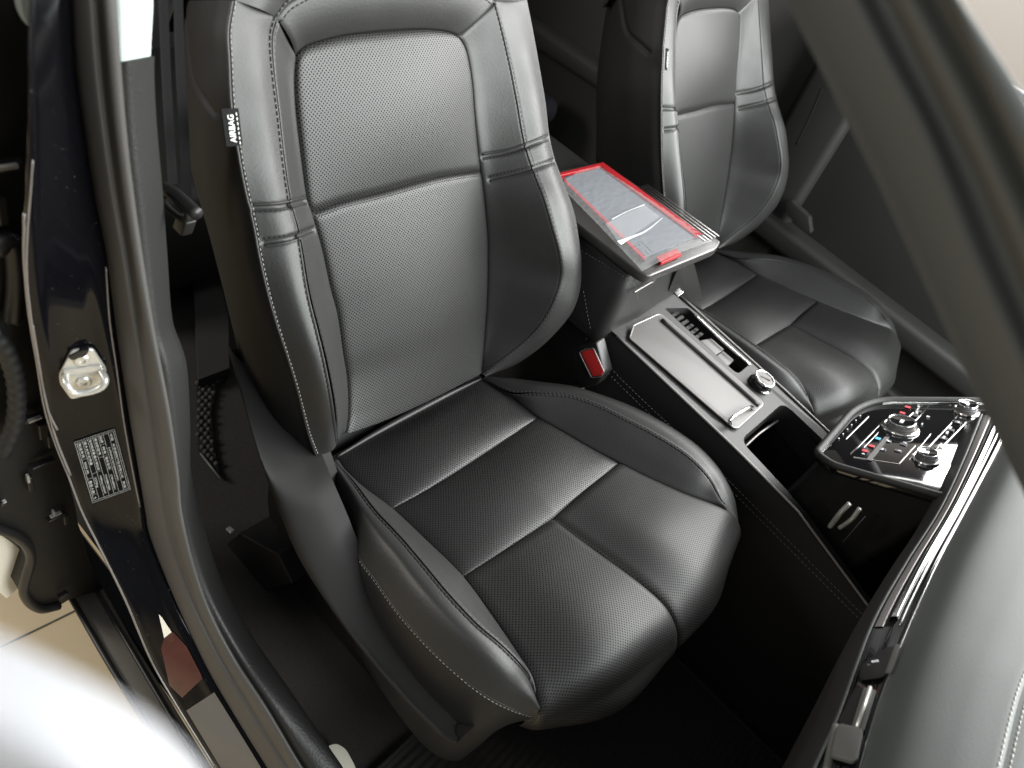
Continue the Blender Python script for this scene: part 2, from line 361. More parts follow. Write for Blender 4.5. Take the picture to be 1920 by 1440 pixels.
# ================================================================== SEATS
def build_seat():
    root = thing('passenger_seat', 'black leather seat nearest the camera, perforated centre panels and an airbag tag on its edge', 'car seat', (0, 0, 0), 'front seats')
    n = 230
    # ---- backrest curves, image pixels + height above the backrest plane
    Lb = [(553, 103, 0), (550, 150, 0), (553, 213, 0), (563, 300, 0), (573, 373, 0), (582, 400, 0), (600, 463, 0), (617, 540, 0), (630, 590, 0), (640, 660, 0), (648, 713, 0), (650, 773, .005), (645, 813, .01)]
    Ls = [(517, 32, .02), (507, 70, .02), (510, 133, .024), (520, 213, .03), (530, 300, .038), (542, 377, .048), (560, 447, .058), (577, 547, .074), (597, 627, .086), (610, 680, .092), (623, 747, .094), (628, 790, .085), (630, 830, .06)]
    Lo = [(437, 0, .03), (428, 57, .032), (430, 110, .034), (435, 200, .037), (447, 280, .04), (460, 350, .043), (477, 423, .046), (487, 477, .05), (503, 547, .055), (520, 607, .06), (540, 667, .064), (560, 733, .066), (580, 813, .064), (594, 853, .06)]
    Rb = [(858, 67, 0), (873, 97, 0), (883, 150, 0), (888, 213, 0), (895, 283, 0), (900, 320, 0), (905, 360, 0), (912, 433, 0), (913, 480, 0), (912, 547, 0), (907, 630, 0), (902, 697, .004)]
    Rs = [(927, 3, .012), (942, 60, .015), (957, 123, .02), (970, 187, .028), (985, 267, .04), (1003, 323, .055), (1023, 373, .075), (1040, 430, .09), (1053, 480, .1), (1055, 520, .1), (1043, 560, .095), (1020, 603, .08), (983, 643, .055), (940, 677, .03), (903, 700, .008)]
    Ro = [(988, 0, 0), (1000, 60, .005), (1013, 133, .014), (1023, 193, .024), (1030, 253, .036), (1040, 297, .046), (1057, 343, .06), (1077, 400, .078), (1088, 467, .09), (1090, 497, .093), (1088, 540, .092), (1077, 577, .088), (1057, 607, .078), (1023, 643, .06), (993, 667, .04), (960, 687, .022), (904, 707, .004)]
    Lsx = [(517, 32, .02), (545, 0, .02), (620, -28, .02), (740, -40, .02)]
    Rsx = [(927, 3, .012), (905, -15, .014), (830, -36, .018), (740, -40, .02)]
    Lox = [(437, 0, .03), (452, -60, .03), (540, -105, .03), (740, -125, .03)]
    Rox = [(988, 0, .0), (968, -60, .012), (890, -108, .025), (740, -125, .03)]
    c = lambda p, k=n: curve(p, k, Bp)
    lb, ls, lo, rb, rs, ro = c(Lb), c(Ls), c(Lo), c(Rb), c(Rs), c(Ro)
    ramp = (1-np.exp(-np.arange(n)/22.))[:, None]
    mid = lambda a, b, amp, t=.5: a*(1-t)+b*t+BN*amp*(ramp if len(a) == n else 1)
    G_li = seamed(puff(loft([lb, mid(lb, ls, -.004, .35), ls], 56), BN, .003, .007, 'ASE'), BN, 'B')
    G_lo = seamed(puff(loft([ls, mid(ls, lo, .006, .45), lo], 56), BN, .0018, .003, 'B'), BN, 'A')
    G_ri = seamed(puff(loft([rb, mid(rb, rs, -.004, .35), rs], 70), BN, .003, .007, 'ASE'), BN, 'B')
    # right bolster rolls over to the inboard side
    ro2 = ro + UY*.006 - BN*.035; ro3 = ro - UY*.004 - BN*.085; ro4 = ro - UY*.03 - BN*.13
    G_ro = seamed(loft([rs, mid(rs, ro, .008, .5), ro], 60), BN, 'A')
    G_rs = loft([ro, ro2, ro3, ro4], 24)
    lo_top = c(Lox, 120); ls_top = c(Lsx, 120); rs_top = c(Rsx, 120); ro_top = c(Rox, 120)
    G_lt = seamed(puff(loft([ls_top, mid(ls_top, lo_top, .006), lo_top], 56), BN, .0018, .003, 'B'), BN, 'A')
    G_rt = seamed(loft([rs_top, mid(rs_top, ro_top, .006), ro_top], 56), BN, 'A')
    G_rts = loft([ro_top, ro_top+BV*.012-BN*.03, ro_top-BN*.09, ro_top-BV*.03-BN*.13], 20)
    G_lts = loft([lo_top, lo_top+BV*.012-BN*.03, lo_top-BN*.09, lo_top-BV*.03-BN*.13], 20)
    # cross bands on the bolsters: pairs of sunk seams
    b_l = bvh_of(G_li, G_lo); b_r = bvh_of(G_ri, G_ro)
    bl = [[(476, 390), (525, 387), (574, 376)], [(496, 455), (545, 447), (589, 430)]]
    br = [[(906, 294), (960, 283), (1031, 257)], [(919, 336), (985, 320), (1042, 301)]]
    bands = []
    for b, ps in ((b_l, bl), (b_r, br)):
        for k, p in enumerate(ps):
            P, N = castline(b, p, 50); bands.append((P, N, k))
    for P, N, k in bands[:2]:
        G_li = dent(G_li, BN, P, .0035, .003); G_lo = dent(G_lo, BN, P, .0035, .003)
    for P, N, k in bands[2:]:
        G_ri = dent(G_ri, BN, P, .0035, .003); G_ro = dent(G_ro, BN, P, .0035, .003)
    # left outboard side of the backrest (airbag side), rounded back
    sil = c([(345, 0, -.09), (345, 110, -.09), (347, 220, -.09), (355, 300, -.09), (372, 370, -.09), (392, 440, -.09), (418, 540, -.09), (440, 630, -.08), (462, 710, -.07), (490, 770, -.06), (515, 786, -.05), (533, 786, -.03)])
    q1 = lo - UY*.004 - BN*.02; q2 = (lo*.5+sil*.5) + np.array([0, -.012, 0])
    G_ls = loft([lo, q1, q2, sil, sil+UY*.03-BN*.03], 46)
    b_s = bvh_of(G_ls)
    P, N = castline(b_s, [(346, 5), (352, 90), (362, 150), (382, 185), (403, 213)], 40)
    if len(P) > 5: G_ls = dent(G_ls, -UY, P, .004, .003)
    # inserts
    top = c([(553, 103, 0), (562, 92, 0), (580, 82, 0), (640, 66, 0), (720, 57, 0), (790, 54, 0), (835, 58, 0), (858, 67, 0)], 110)
    seam = c([(582, 402, 0), (640, 380, .002), (707, 363, .003), (800, 337, .003), (853, 327, .002), (900, 320, 0)], 110)
    lu = c(Lb[:6], 150); ru = c(Rb[:6], 150); ll = c(Lb[5:], 160); rl = c(Rb[5:], 160)
    bot = c([(645, 813, .01), (720, 786, .012), (800, 750, .012), (902, 697, .004)], 110)
    G_u = puff(coons(seam, top, lu[::-1], ru[::-1]), BN, .005, .012, 'ABSE', .008, 'AS')
    G_l = puff(coons(bot, seam, ll[::-1], rl[::-1]), BN, .005, .012, 'ABE', .010, 'AS')
    uvof = lambda G: np.stack([G.reshape(-1, 3)[:, 1], (G.reshape(-1, 3)-BO)@BV], -1)
    # top panel between arch seam and insert, with mitred corners
    arch = np.concatenate([c(Lsx, 60), c(Rsx, 60)[::-1]]); arch = cr(np.vstack([arch[::6], arch[-1:]]), 110)
    G_t = puff(coons(top, arch, cr([top[0], arch[0]], 50), cr([top[-1], arch[-1]], 50)), BN, .0016, .004, 'ABSE', .005, 'S')
    core = MB().grid(G_ls).grid(G_rs).grid(G_rts).grid(G_lts)
    # back shell: closes the seat's rear
    core.grid(loft([sil+UY*.03-BN*.03, .5*(sil+ro4)-BN*.06, ro4], 12)).grid(loft([lo_top-BV*.03-BN*.13, ro_top-BV*.03-BN*.13], 4))
    core = core.build('backrest', M['sideleather'], root)
    gobj('insert', G_u, M['perf'], core, uvof(G_u), 'upper perforated panel of the backrest'); gobj('insert', G_l, M['perf'], core, uvof(G_l), 'lower perforated panel of the backrest')
    gobj('head_panel', G_t, M['leather'], core)
    MB().grid(G_li).grid(G_lo).grid(G_lt).build('bolster', M['leather'], core); MB().grid(G_ri).grid(G_ro).grid(G_rt).build('bolster', M['leather'], core)
    # stitching
    st = Rows('seam_stitching', M['thread_dark'], core); sw = Rows('edge_stitching', M['thread_white'], core); pip = Rows('piping', M['leather'], core)
    for G, e in ((G_li, 'B'), (G_lo, 'A'), (G_ri, 'B'), (G_ro, 'A'), (G_lt, 'A'), (G_rt, 'A'), (G_t, 'E')):
        if e == 'E': P = G[-6]; N = gnorm(G, BN)[-6]
        else: P, N = row_at(G, BN, .0030, e)
        v = (P-BO)@BV; bb = bands[:2] if P[:, 1].mean() < 0 else bands[2:]
        v0 = ((bb[1][0]-BO)@BV).mean()-.003; v1 = ((bb[0][0]-BO)@BV).mean()+.003
        for sel in (v > v1, v < v0):
            if sel.sum() > 3: stitches(st, P[sel], N[sel], .0042, .0020, .0007, .0001)
    for P, N, k in bands:
        d = BV*(-.004 if k == 0 else .004); b = b_l if P[:, 1].mean() < 0 else b_r
        stitches(st, P+d+N*.0008, N, .003, .002)
        pip.tube(P-d*.85-N*.0012, .0013, 6)
    P, N = row_at(G_lo, BN, .0024, 'B'); stitches(sw, P, N, .0028, .0022, .0004); pip.tube(G_lo[:, -1]-UY*.001, .0017, 6)
    for G, i in ((G_u, 3), (G_l, -4)): stitches(st, G[i], gnorm(G, BN)[i], .0022, .0016, .0004)
    stitches(st, G_u[-4], gnorm(G_u, BN)[-4], .0022, .0016, .0004)
    # airbag tag
    A = [Bp(408, 204, .052), Bp(441, 203, .045), Bp(449, 273, .048), Bp(418, 275, .055)]
    nA = np.cross(A[1]-A[0], A[3]-A[0]); nA /= np.linalg.norm(nA); nA = nA if nA@(CAM-A[0]) > 0 else -nA
    A = [a+nA*.004 for a in A]
    tg = slab('airbag_tag', A, -nA*.0012, M['tag'], core, .0003)
    dx = (A[0]-A[3]); lx = np.linalg.norm(dx); dx /= lx; dy = np.cross(nA, dx); wy = np.linalg.norm(A[1]-A[0])
    V, F = text_mesh('AIRBAG', A[3]+(A[2]-A[3])*.60+dx*lx*.10+nA*.0005, dx, dy, wy*.50, nA, width=lx*.74, bold=.004)
    tm = MB().add(V, F); 
    for k in range(7): tm.box(A[3]+(A[2]-A[3])*.80+dx*lx*(.08+.13*k)+nA*.0009, dx*lx*.035, dy*.0005, nA*.0003)
    tm.build('lettering', M['white'], tg if False else core, smooth=False)

    # ---- cushion
    n = 220
    cc = lambda p, k=n: curve(p, k, Cp)
    CLb = [(632, 862, 0), (645, 885, 0), (680, 918, 0), (733, 955, 0), (800, 1017, 0), (867, 1083, 0), (923, 1160, 0), (973, 1237, -.005), (997, 1277, -.01), (1005, 1313, -.02), (1006, 1343, -.035)]
    CLs = [(622, 868, .012), (648, 892, .03), (670, 917, .04), (703, 960, .042), (750, 1010, .043), (790, 1057, .043), (840, 1117, .042), (893, 1173, .036), (940, 1213, .026), (973, 1247, .01), (992, 1275, -.008), (1003, 1310, -.022), (1005, 1343, -.036)]
    CLo = [(597, 868, .0), (612, 905, .006), (628, 942, .008), (640, 970, .008), (673, 1043, .008), (707, 1090, .008), (747, 1147, .008), (800, 1207, .006), (853, 1257, .002), (907, 1300, -.008), (957, 1327, -.02), (1004, 1344, -.036)]
    CRb = [(903, 712, 0), (953, 740, 0), (977, 760, 0), (1008, 783, 0), (1050, 807, 0), (1107, 840, 0), (1160, 868, 0), (1207, 892, 0), (1280, 925, 0), (1353, 953, -.005), (1378, 972, -.02), (1384, 1000, -.035)]
    CRs = [(905, 711, .004), (957, 735, .014), (1000, 737, .024), (1067, 743, .032), (1123, 762, .034), (1173, 787, .034), (1223, 813, .033), (1280, 848, .03), (1313, 877, .024), (1333, 903, .014), (1347, 930, .006), (1362, 960, -.008), (1384, 998, -.034)]
    CRo = [(907, 709, .002), (960, 710, .012), (1017, 717, .02), (1073, 725, .026), (1133, 743, .028), (1187, 763, .028), (1240, 790, .026), (1280, 815, .022), (1313, 840, .016), (1347, 877, .006), (1370, 917, -.006), (1380, 947, -.018), (1385, 998, -.034)]
    lb, ls, lo, rb, rs, ro = cc(CLb), cc(CLs), cc(CLo), cc(CRb), cc(CRs), cc(CRo)
    mid = lambda a, b, amp, t=.5: a*(1-t)+b*t+CN*amp
    C_li = seamed(puff(loft([lb, mid(lb, ls, .002), ls], 56), CN, .003, .007, 'ASE'), CN, 'B')
    C_lo = seamed(puff(loft([ls, mid(ls, lo, .016, .5), lo], 66), CN, .0018, .003, 'B'), CN, 'A')
    C_ri = seamed(puff(loft([rb, mid(rb, rs, .002), rs], 60), CN, .003, .007, 'ASE'), CN, 'B')
    tp = (1-np.linspace(0, 1, n)**8)[:, None]; ro2 = ro+UY*.01*tp-CN*.03; ro3 = ro+UY*.002*tp-CN*.11-CX*.012*(1-tp)
    C_ro = loft([rs, mid(rs, ro, .006, .5), ro, ro2, ro3], 130)
    C_ro = seamed(C_ro, CN, 'A')
    tt = np.linspace(0, 1, n)[:, None]
    low = cc([(560, 870, -.05), (590, 960, -.06), (620, 1050, -.07), (660, 1130, -.09), (707, 1200, -.10), (770, 1290, -.11), (840, 1370, -.12), (900, 1392, -.125), Cl(-.182, .367, -.13)])
    lmask = np.clip((n*.93-np.arange(n))/14, 0, 1); low[:, 1] = low[:, 1]*(1-lmask)+np.minimum(low[:, 1], -.205)*lmask
    C_ls = loft([lo, mid(lo, low, .0, .12)-UY*.004, mid(lo, low, 0, .6)-UY*.008, low, low+np.array([-.004, .006, -.06]), low+np.array([-.008, .02, -.12])], 56)
    # seams
    nn = 120
    backe = cc([(632, 862, -.004), (700, 822, -.004), (773, 782, -.004), (850, 742, -.004), (903, 712, -.004)], nn)
    seam1 = cc([(733, 955, 0), (790, 925, .004), (853, 887, .006), (940, 830, .005), (1008, 783, 0)], nn)
    seam2 = cc([(867, 1083, 0), (940, 1038, .004), (1033, 975, .005), (1053, 958, .005), (1123, 900, .003), (1160, 868, 0)], nn)
    P_r = puff(coons(seam1, backe, cc(CLb[:4], 90)[::-1], cc(CRb[:4], 90)[::-1]), CN, .0034, .022, 'ABS', .014, 'AS')
    P_m = puff(coons(seam2, seam1, cc(CLb[3:6], 100)[::-1], cc(CRb[3:7], 100)[::-1]), CN, .0036, .024, 'ABSE', .013, 'AS')
    s2 = seam2; k = int(np.argmin(np.linalg.norm(seam2-Cp(1036, 973, .005), axis=1)))
    T = [(1036, 973, .004), (1107, 1027, .004), (1190, 1087, .003), (1240, 1130, -.005), (1260, 1160, -.015), (1268, 1190, -.03), Cl(0, .470, -.055), Cl(0, .425, -.13)]
    fl = CLb[5:10]+[(1006, 1343, -.035), Cl(-.2, .405, -.07), Cl(-.18, .365, -.13)]
    fr = CRb[6:10]+[(1378, 972, -.02), (1384, 1000, -.035), Cl(.205, .435, -.07), Cl(.19, .39, -.13)]
    mL = [(951, 1030, .006), (1015, 1090, .012), (1085, 1165, .014), (1128, 1222, .006), (1146, 1262, -.01), (1148, 1288, -.033), Cl(-.115, .462, -.06), Cl(-.11, .415, -.13)]
    mR = [(1097, 921, .006), (1160, 965, .012), (1235, 1012, .014), (1292, 1055, .004), (1322, 1090, -.012), (1330, 1125, -.033), Cl(.115, .470, -.06), Cl(.11, .42, -.13)]
    m = 200
    P_fl = puff(loft([cc(fl, m), cc(mL, m), cc(T, m)], 90), CN, .005, .014, 'ABS'); P_fl = np.concatenate([cc(fl, m)[:, None]-UY*.004-CX*.01-CN*.004, P_fl], 1)
    P_fr = puff(loft([cc(T, m), cc(mR, m), cc(fr, m)], 90), CN, .005, .014, 'ABS')
    def uvc(G):
        D = edges(G)['S'] if G.shape[0] == m else None
        g = G.reshape(-1, 3)
        return np.stack([g[:, 1], (g-CO)@CX if D is None else D.reshape(-1)+.25], -1)
    cu = MB().grid(C_ls)
    cu = cu.build('cushion', M['sideleather'], root)
    for G, l in ((P_r, 'rear perforated panel of the cushion'), (P_m, 'middle perforated panel of the cushion'), (P_fl, 'front perforated panel nearer the door sill'), (P_fr, 'front perforated panel nearer the console')):
        gobj('insert', G, M['perf'], cu, uvc(G), l)
    MB().grid(C_li).grid(C_lo).build('bolster', M['leather'], cu); MB().grid(C_ri).grid(C_ro).build('bolster', M['leather'], cu)
    st = Rows('seam_stitching', M['thread_dark'], cu); sw = Rows('edge_stitching', M['thread_white'], cu); pip = Rows('piping', M['leather'], cu)
    for G, e in ((C_li, 'B'), (C_lo, 'A'), (C_ri, 'B'), (C_ro, 'A')):
        P, N = row_at(G, CN, .0030, e); stitches(st, P, N, .0042, .0020, .0007, .0001)
    MB().tube(cc([(632, 856, .004), (700, 815, .005), (773, 775, .005), (850, 735, .005), (906, 708, .003)], 40), np.sin(np.linspace(.35, 2.8, 40))*.005, 10).build('rear_roll', M['leather'], cu)
    P, N = row_at(C_ls, -UY, .003, 'A'); stitches(sw, P, N, .0028, .0022, .0004); pip.tube(lo, .0016, 6)
    # plastic side shield of the seat frame
    se = lambda pts, yy, k=60: cr([atY(x, y, yy) for x, y in pts], k)
    left = [(452, 735), (470, 800), (492, 870), (520, 945), (560, 1040), (620, 1135), (690, 1228), (770, 1320), (830, 1378), (856, 1390)]
    right = [(538, 782), (556, 850), (585, 925), (612, 985), (640, 1050), (680, 1130), (730, 1205), (790, 1280), (845, 1345), (862, 1378)]
    def sey(pts, ya, yb): return cr([atY(x, y, ya+(yb-ya)*min(1, k/3.)) for k, (x, y) in enumerate(pts)], 60)
    left = [(425, 640)]+left[:]; right = [(520, 700)]+right[:]
    a = sey(right, -.20, -.255); b = sey(left, -.23, -.285)
    tq = (1-np.linspace(0, 1, 60)**4)[:, None]
    G = loft([a+UY*.03*tq, a, a*.5+b*.5-UY*.014*tq, b, b+UY*.012-np.array([0, 0, .02]), b+UY*.1-np.array([0, 0, .04])], 40)
    sh = gobj('side_shield', G, M['shell'], root)
    # frame and rails under the cushion
    fb = MB().box((.12, 0, .19), (.16, 0, .03), (0, .17, 0), (0, 0, .05)); fb.box((.12, -.14, .07), (.18, 0, 0), (0, .025, 0), (0, 0, .07)); fb.box((.12, .14, .07), (.18, 0, 0), (0, .025, 0), (0, 0, .07))
    fb.build('seat_base', M['dark'], root, smooth=False, bevel=.006)
    # filler under the upholstery so that no gap lets light through
    MB().box((.2, 0, .27), CX*.2, UY*.17, CN*.03).build('cushion_foam', M['black'], root, smooth=False)
    f = MB().box(BO+BV*.27-BN*.06, UY*.19, BV*.28, BN*.03); f.build('backrest_foam', M['black'], root, smooth=False)
    return root
seat = build_seat()
def copy_tree(o, parent=None):
    c = o.copy(); COL.objects.link(c)
    if parent: c.parent = parent
    for ch in list(o.children): copy_tree(ch, c)
    return c
seat2 = copy_tree(seat); seat2.location = (0, .80, 0); seat2.name = 'driver_seat'
seat2['label'] = 'black leather seat on the far side, beyond the centre console'

# ================================================================== CENTRE CONSOLE
con = thing('center_console', 'dark centre console with a long pale tray lid and open bin between the seats', 'console', (.3, .405, 0))
def topz(x): return np.interp(x, [-.3, .125, .357, .483, .655, .85], [.44, .43, .412, .398, .345, .27])
xs = np.linspace(-.32, .85, 60); y0, y1 = .306, .517
def prof(y, dz, x=xs): return np.stack([x, np.full_like(x, y), topz(x)+dz], -1)
top = loft([prof(y0+.004, -.012), prof(y0+.0045, -.004), prof(y0+.009, -.0008), prof(y1-.009, -.0008), prof(y1-.0045, -.004), prof(y1-.004, -.012)], 9)
# top deck: closed slab so that holes can be cut
ol = [(x, y0+.003, topz(x)) for x in np.linspace(-.3, .85, 24)]+[(x, y1-.003, topz(x)) for x in np.linspace(.85, -.3, 24)]
deck = slab('deck', np.array(ol), (0, 0, -.012), M['conplastic'], con)
cub = rpoly([Kp(1388, 825), Kp(1469, 754), np.array([.74, .497, topz(.74)]), np.array([.74, .322, topz(.74)]), np.array([.48, .322, topz(.48)])], [.02, .02, .01, .01, .1])
slot = rpoly([Kp(1246, 577), Kp(1290, 577), Kp(1405, 684), Kp(1383, 702)], [.006, .006, .012, .012])
up = np.array([0, 0, .03])
boolcut(deck, [polymesh(cub+up*2, (0, 0, -.2), con), polymesh(slot+up, (0, 0, -.1), con)])
deck.data.materials.clear(); deck.data.materials.append(M['conplastic'])
# chrome edge line and leather sides
e = prof(y0-.0005, .001, np.linspace(.11, .84, 40)); MB().tube(e, .0022, 6).tube(prof(y1+.0005, .001, np.linspace(.11, .84, 40)), .0022, 6).build('edge_trim', M['satin'], con)
def wall(y, s):
    a = prof(y, -.002); b = prof(y+s*.004, -.02); c_ = prof(y+s*.008, -.075); d = a.copy(); d[:, 2] = .0; d[:, 1] = y+s*.02
    c2 = prof(y+s*.012, -.088); return loft([a, b, c_, c2, d], 24)
sides = MB().grid(wall(y0-.002, -1)).grid(wall(y1+.002, 1)).build('side_panel', M['sideleather'], con)
sl = MB()
bs = bvh_of(wall(y0-.002, -1))
for off in (0, 7):
    P, N = castline(bs, [(1092-off*.4, 540+off), (1106-off, 610+off), (1112-off, 650+off), (1145-off, 690+off), (1200-off, 745+off), (1280-off, 820+off), (1370-off, 905+off), (1490-off, 1025+off), (1625-off, 1160+off)], 200)
    stitches(sl, P, N, .0042, .0028, .0005)
sl.build('stitching', M['thread_grey'], con)
# tray lid
tr = rpoly([Kp(1179, 636), Kp(1186, 613), Kp(1236, 590), Kp(1431, 759), Kp(1377, 808)], [.003, .003, .012, .012, .012], 8)
slab('tray_lid', tr+KN*.0012, KN*.003, M['lid'], con, .0012)
MB().tube(tr+KN*.003, .0018, 6, closed=True).build('tray_rim', M['satin'], con)
rb_ = [Kp(1240, 600, .005), Kp(1330, 679, .005), Kp(1423, 761, .005)]
MB().tube(cr(rb_, 20), .0042, 10).build('roller_edge', M['dark'], con)
# chrome handle of the lid
hd = [Kp(1371, 797, .004), Kp(1368, 788, .014), Kp(1380, 778, .016), Kp(1408, 763, .014), Kp(1413, 768, .004)]
MB().tube(cr(hd, 24), .0028, 8).build('lid_handle', M['chrome'], con)
# slot: well, divider and pale catches
sw_ = MB(); c0 = slot.mean(0)
sw_.grid(np.stack([slot-up*.1, slot-KN*.055], 1)).build('slot_well', M['black'], con)
slab('slot_floor', slot-KN*.05, -KN*.003, M['black'], con)
slab('cup_catch', rpoly([Kp(1313, 638, -.006), Kp(1334, 634, -.006), Kp(1358, 655, -.006), Kp(1338, 668, -.006)], .002), -KN*.02, M['lid'], con, .001)
slab('cup_catch', rpoly([Kp(1343, 668, -.008), Kp(1356, 657, -.008), Kp(1377, 675, -.008), Kp(1364, 686, -.008)], .004), -KN*.02, M['lid'], con, .001)
mbr = MB()
for k in range(6): mbr.box(Kp(1262+k*9, 592+k*8, -.012), (.003, 0, 0), (0, .018, 0), (0, 0, .002))
mbr.build('slot_rib', M['dark'], con, smooth=False)
MB().tube(cr([Kp(1302, 590, .002), Kp(1355, 640, .002), Kp(1406, 684, .002)], 20), .0022, 6).build('slot_trim', M['chrome'], con)
# rotary dial
kd = thing('rotary_dial', 'small chrome and black rotary dial on the console beside the slot', 'dial', Kp(1423, 722))
kc = Kp(1423, 722)
MB().lathe(kc, KN, [(.021, 0), (.021, .003), (.018, .004), (.0175, .016), (.0165, .0175)], 48).build('dial_body', M['piano'], kd, angle=40)
MB().lathe(kc, KN, [(.0186, .015), (.0190, .0165), (.0182, .0185), (.0160, .0185), (.0155, .017)], 48).build('dial_ring', M['chrome'], kd)
MB().lathe(kc, KN, [(.0158, .0168), (.008, .0178), (0, .018)], 48).build('dial_face', M['lid'], kd)
mk = MB(); mk.box(kc+KN*.0186+np.array([0, .0, 0]), (.008, .004, 0), (.0006, -.0012, 0), KN*.0004); mk.build('dial_mark', M['dark'], kd, smooth=False)
# front bin (open cubby)
dn = np.array([0, 0, -.13])
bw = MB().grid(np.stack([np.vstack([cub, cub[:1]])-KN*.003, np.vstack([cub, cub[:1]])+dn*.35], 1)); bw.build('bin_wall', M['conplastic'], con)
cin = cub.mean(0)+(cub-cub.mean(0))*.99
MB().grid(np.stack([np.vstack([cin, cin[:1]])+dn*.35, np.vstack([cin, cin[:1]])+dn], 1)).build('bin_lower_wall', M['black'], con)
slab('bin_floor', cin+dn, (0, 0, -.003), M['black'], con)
zz = -.034
def kk(x, y, d): return Kp(x, y, d)
MB().tube(cr([kk(1396, 838, zz), kk(1425, 812, zz), kk(1468, 782, zz)], 16), .0022, 6).build('bin_trim', M['satin'], con)
MB().box(.5*(kk(1480, 789, zz)+kk(1536, 833, zz)), .5*(kk(1536, 833, zz)-kk(1480, 789, zz)), (0, .0035, 0), (0, 0, .0035)).build('bin_rim_strip', M['cream'], con, bevel=.001)  # chrome rim strip of the bin, coloured cream
mi = MB()
for x, y in ((1478, 806), (1482, 803), (1476, 814), (1480, 812)): mi.box(kk(x, y, -.06), (.002, 0, 0), (0, .001, 0), (0, 0, .0005))
mi.build('bin_icon', M['grey'], con, smooth=False)
# chrome grip on the console side
sp = [atY(1560, 985, .287), atY(1575, 960, .283), atY(1598, 945, .283)]
g = MB()
g.tube(cr([atY(1556, 988, .287), atY(1575, 962, .283), atY(1593, 944, .287)], 20), .0035, 8).tube(cr([atY(1574, 990, .287), atY(1596, 974, .283), atY(1612, 953, .287)], 20), .003, 8)
g.build('side_grip', M['steel'], con)
MB().tube(np.array([atY(1580, 1017, .29), atY(1622, 968, .29)]), .0006, 5).build('side_seam', M['grey'], con)

# ================================================================== ARMREST with the red-framed wireless tray
arm = thing('armrest', 'leather armrest box with an open ribbed lid between the two seats', 'armrest', (0, .40, .43))
az = .545
body = [(-.30, .303), (.085, .303), (.085, .51), (-.30, .51)]
bz = lambda z, g: np.array([(x+(g if x > 0 else -g), y+(-g if y < .4 else g), z) for x, y in body])
prf = [rpoly(bz(z, g), .02, 6) for z, g in ((.405, .012), (.43, .013), (.50, .006), (.525, 0), (.534, -.004), (.536, -.012))]
G = np.stack(prf, 1); G = np.concatenate([G, G[:1]], 0); G = loft(list(np.transpose(G, (1, 0, 2))), 24)
gobj('box', G, M['leather'], arm)
slab('box_top', rpoly(bz(.536, -.012), .02), (0, 0, -.002), M['leather'], arm)
ast = MB(); ba = bvh_of(G)
ast = Rows('stitching', M['thread_grey'], arm)
P, N = castline(ba, [(1090, 470), (1140, 500), (1185, 530), (1193, 545), (1195, 570)], 80); stitches(ast, P, N, .0036, .0028, .0005)
P, N = castline(ba, [(1094, 545), (1100, 580), (1108, 620)], 40); stitches(ast, P, N, .0036, .0028, .0005)
lz = lambda x, y, h=0: atZ(x, y, az+.012+h)
lid = rpoly([lz(1020, 330), lz(1052, 318), lz(1128, 303), lz(1352, 452), lz(1345, 466), lz(1218, 518), lz(1199, 509), lz(1020, 369)], [.002, .004, .01, .006, .01, .02, .02, .004], 6)
slab('lid', lid, (0, 0, -.016), M['lidtop'], arm, .003)
rib = MB()
for k in range(5):
    a0, a1 = np.array([1193+k*5, 352-k*1.5]), np.array([1322+k*6.5, 452-k*2.2])
    rib.tube(np.array([lz(*a0, .001), lz(*a1, .001)]), .0013, 6)
rib.build('rib', M['satin'], arm)
# flap hanging below the lid's front edge
fl = [atX(1272, 502, .098), atX(1300, 488, .098), atX(1318, 558, .098), atX(1312, 572, .098), atX(1292, 566, .098), atX(1254, 545, .098)]
slab('flap', rpoly(fl, .008), (-.006, 0, 0), M['dark'], arm, .0015)
MB().box(atX(1285, 492, .1), (.006, 0, 0), (0, .012, 0), (0, 0, .004)).build('hinge', M['chrome'], arm, bevel=.001)
MB().box(atX(1270, 553, .1), (.004, 0, 0), (0, .012, .003), (0, 0, .003)).build('latch', M['chrome'], arm, bevel=.001)
MB().tube(cr([atX(1189, 548, .099), atX(1220, 530, .099), atX(1226, 528, .099), atX(1226, 522, .099)], 14), .0015, 6).build('front_seam', M['satin'], arm)
# packing tray lying on the lid
trayt = thing('packing_tray', 'red framed grey tray under clear creased film lying on the armrest lid', 'tray', lz(1200, 420))
def frame(o, i, h, name, m, par, bars=(0, 1, 2, 3)):
    o = np.array(o); i = np.array(i); V = np.concatenate([o, i, o+[0, 0, h], i+[0, 0, h]]); k = len(o); F = []
    for j in bars:
        q = (j+1) % k
        F += [[j, q, k+q, k+j], [2*k+j, 3*k+j, 3*k+q, 2*k+q], [j, 2*k+j, 2*k+q, q], [k+j, k+q, 3*k+q, 3*k+j]]
    return MB().add(V, F).build(name, m, par, smooth=False, bevel=.0012)
frame([lz(1040, 331, .001), lz(1128, 309, .001), lz(1315, 445, .001), lz(1206, 494, .001)], [lz(1050, 334.5, .001), lz(1123, 316.5, .001), lz(1299, 446, .001), lz(1207, 487, .001)], .006, 'red_rim', M['redframe'], trayt, (0, 1, 3))
slab('grey_panel', np.array([lz(1050, 337, .0012), lz(1122, 318, .0012), lz(1300, 447, .0012), lz(1206, 486, .0012)]), (0, 0, .003), M['greypad'], trayt)
slab('corner_clip', rpoly([lz(1226, 487, .002), lz(1264, 471, .002), lz(1276, 482, .002), lz(1237, 499, .002)], .002), (0, 0, .006), M['redframe'], trayt, .001)
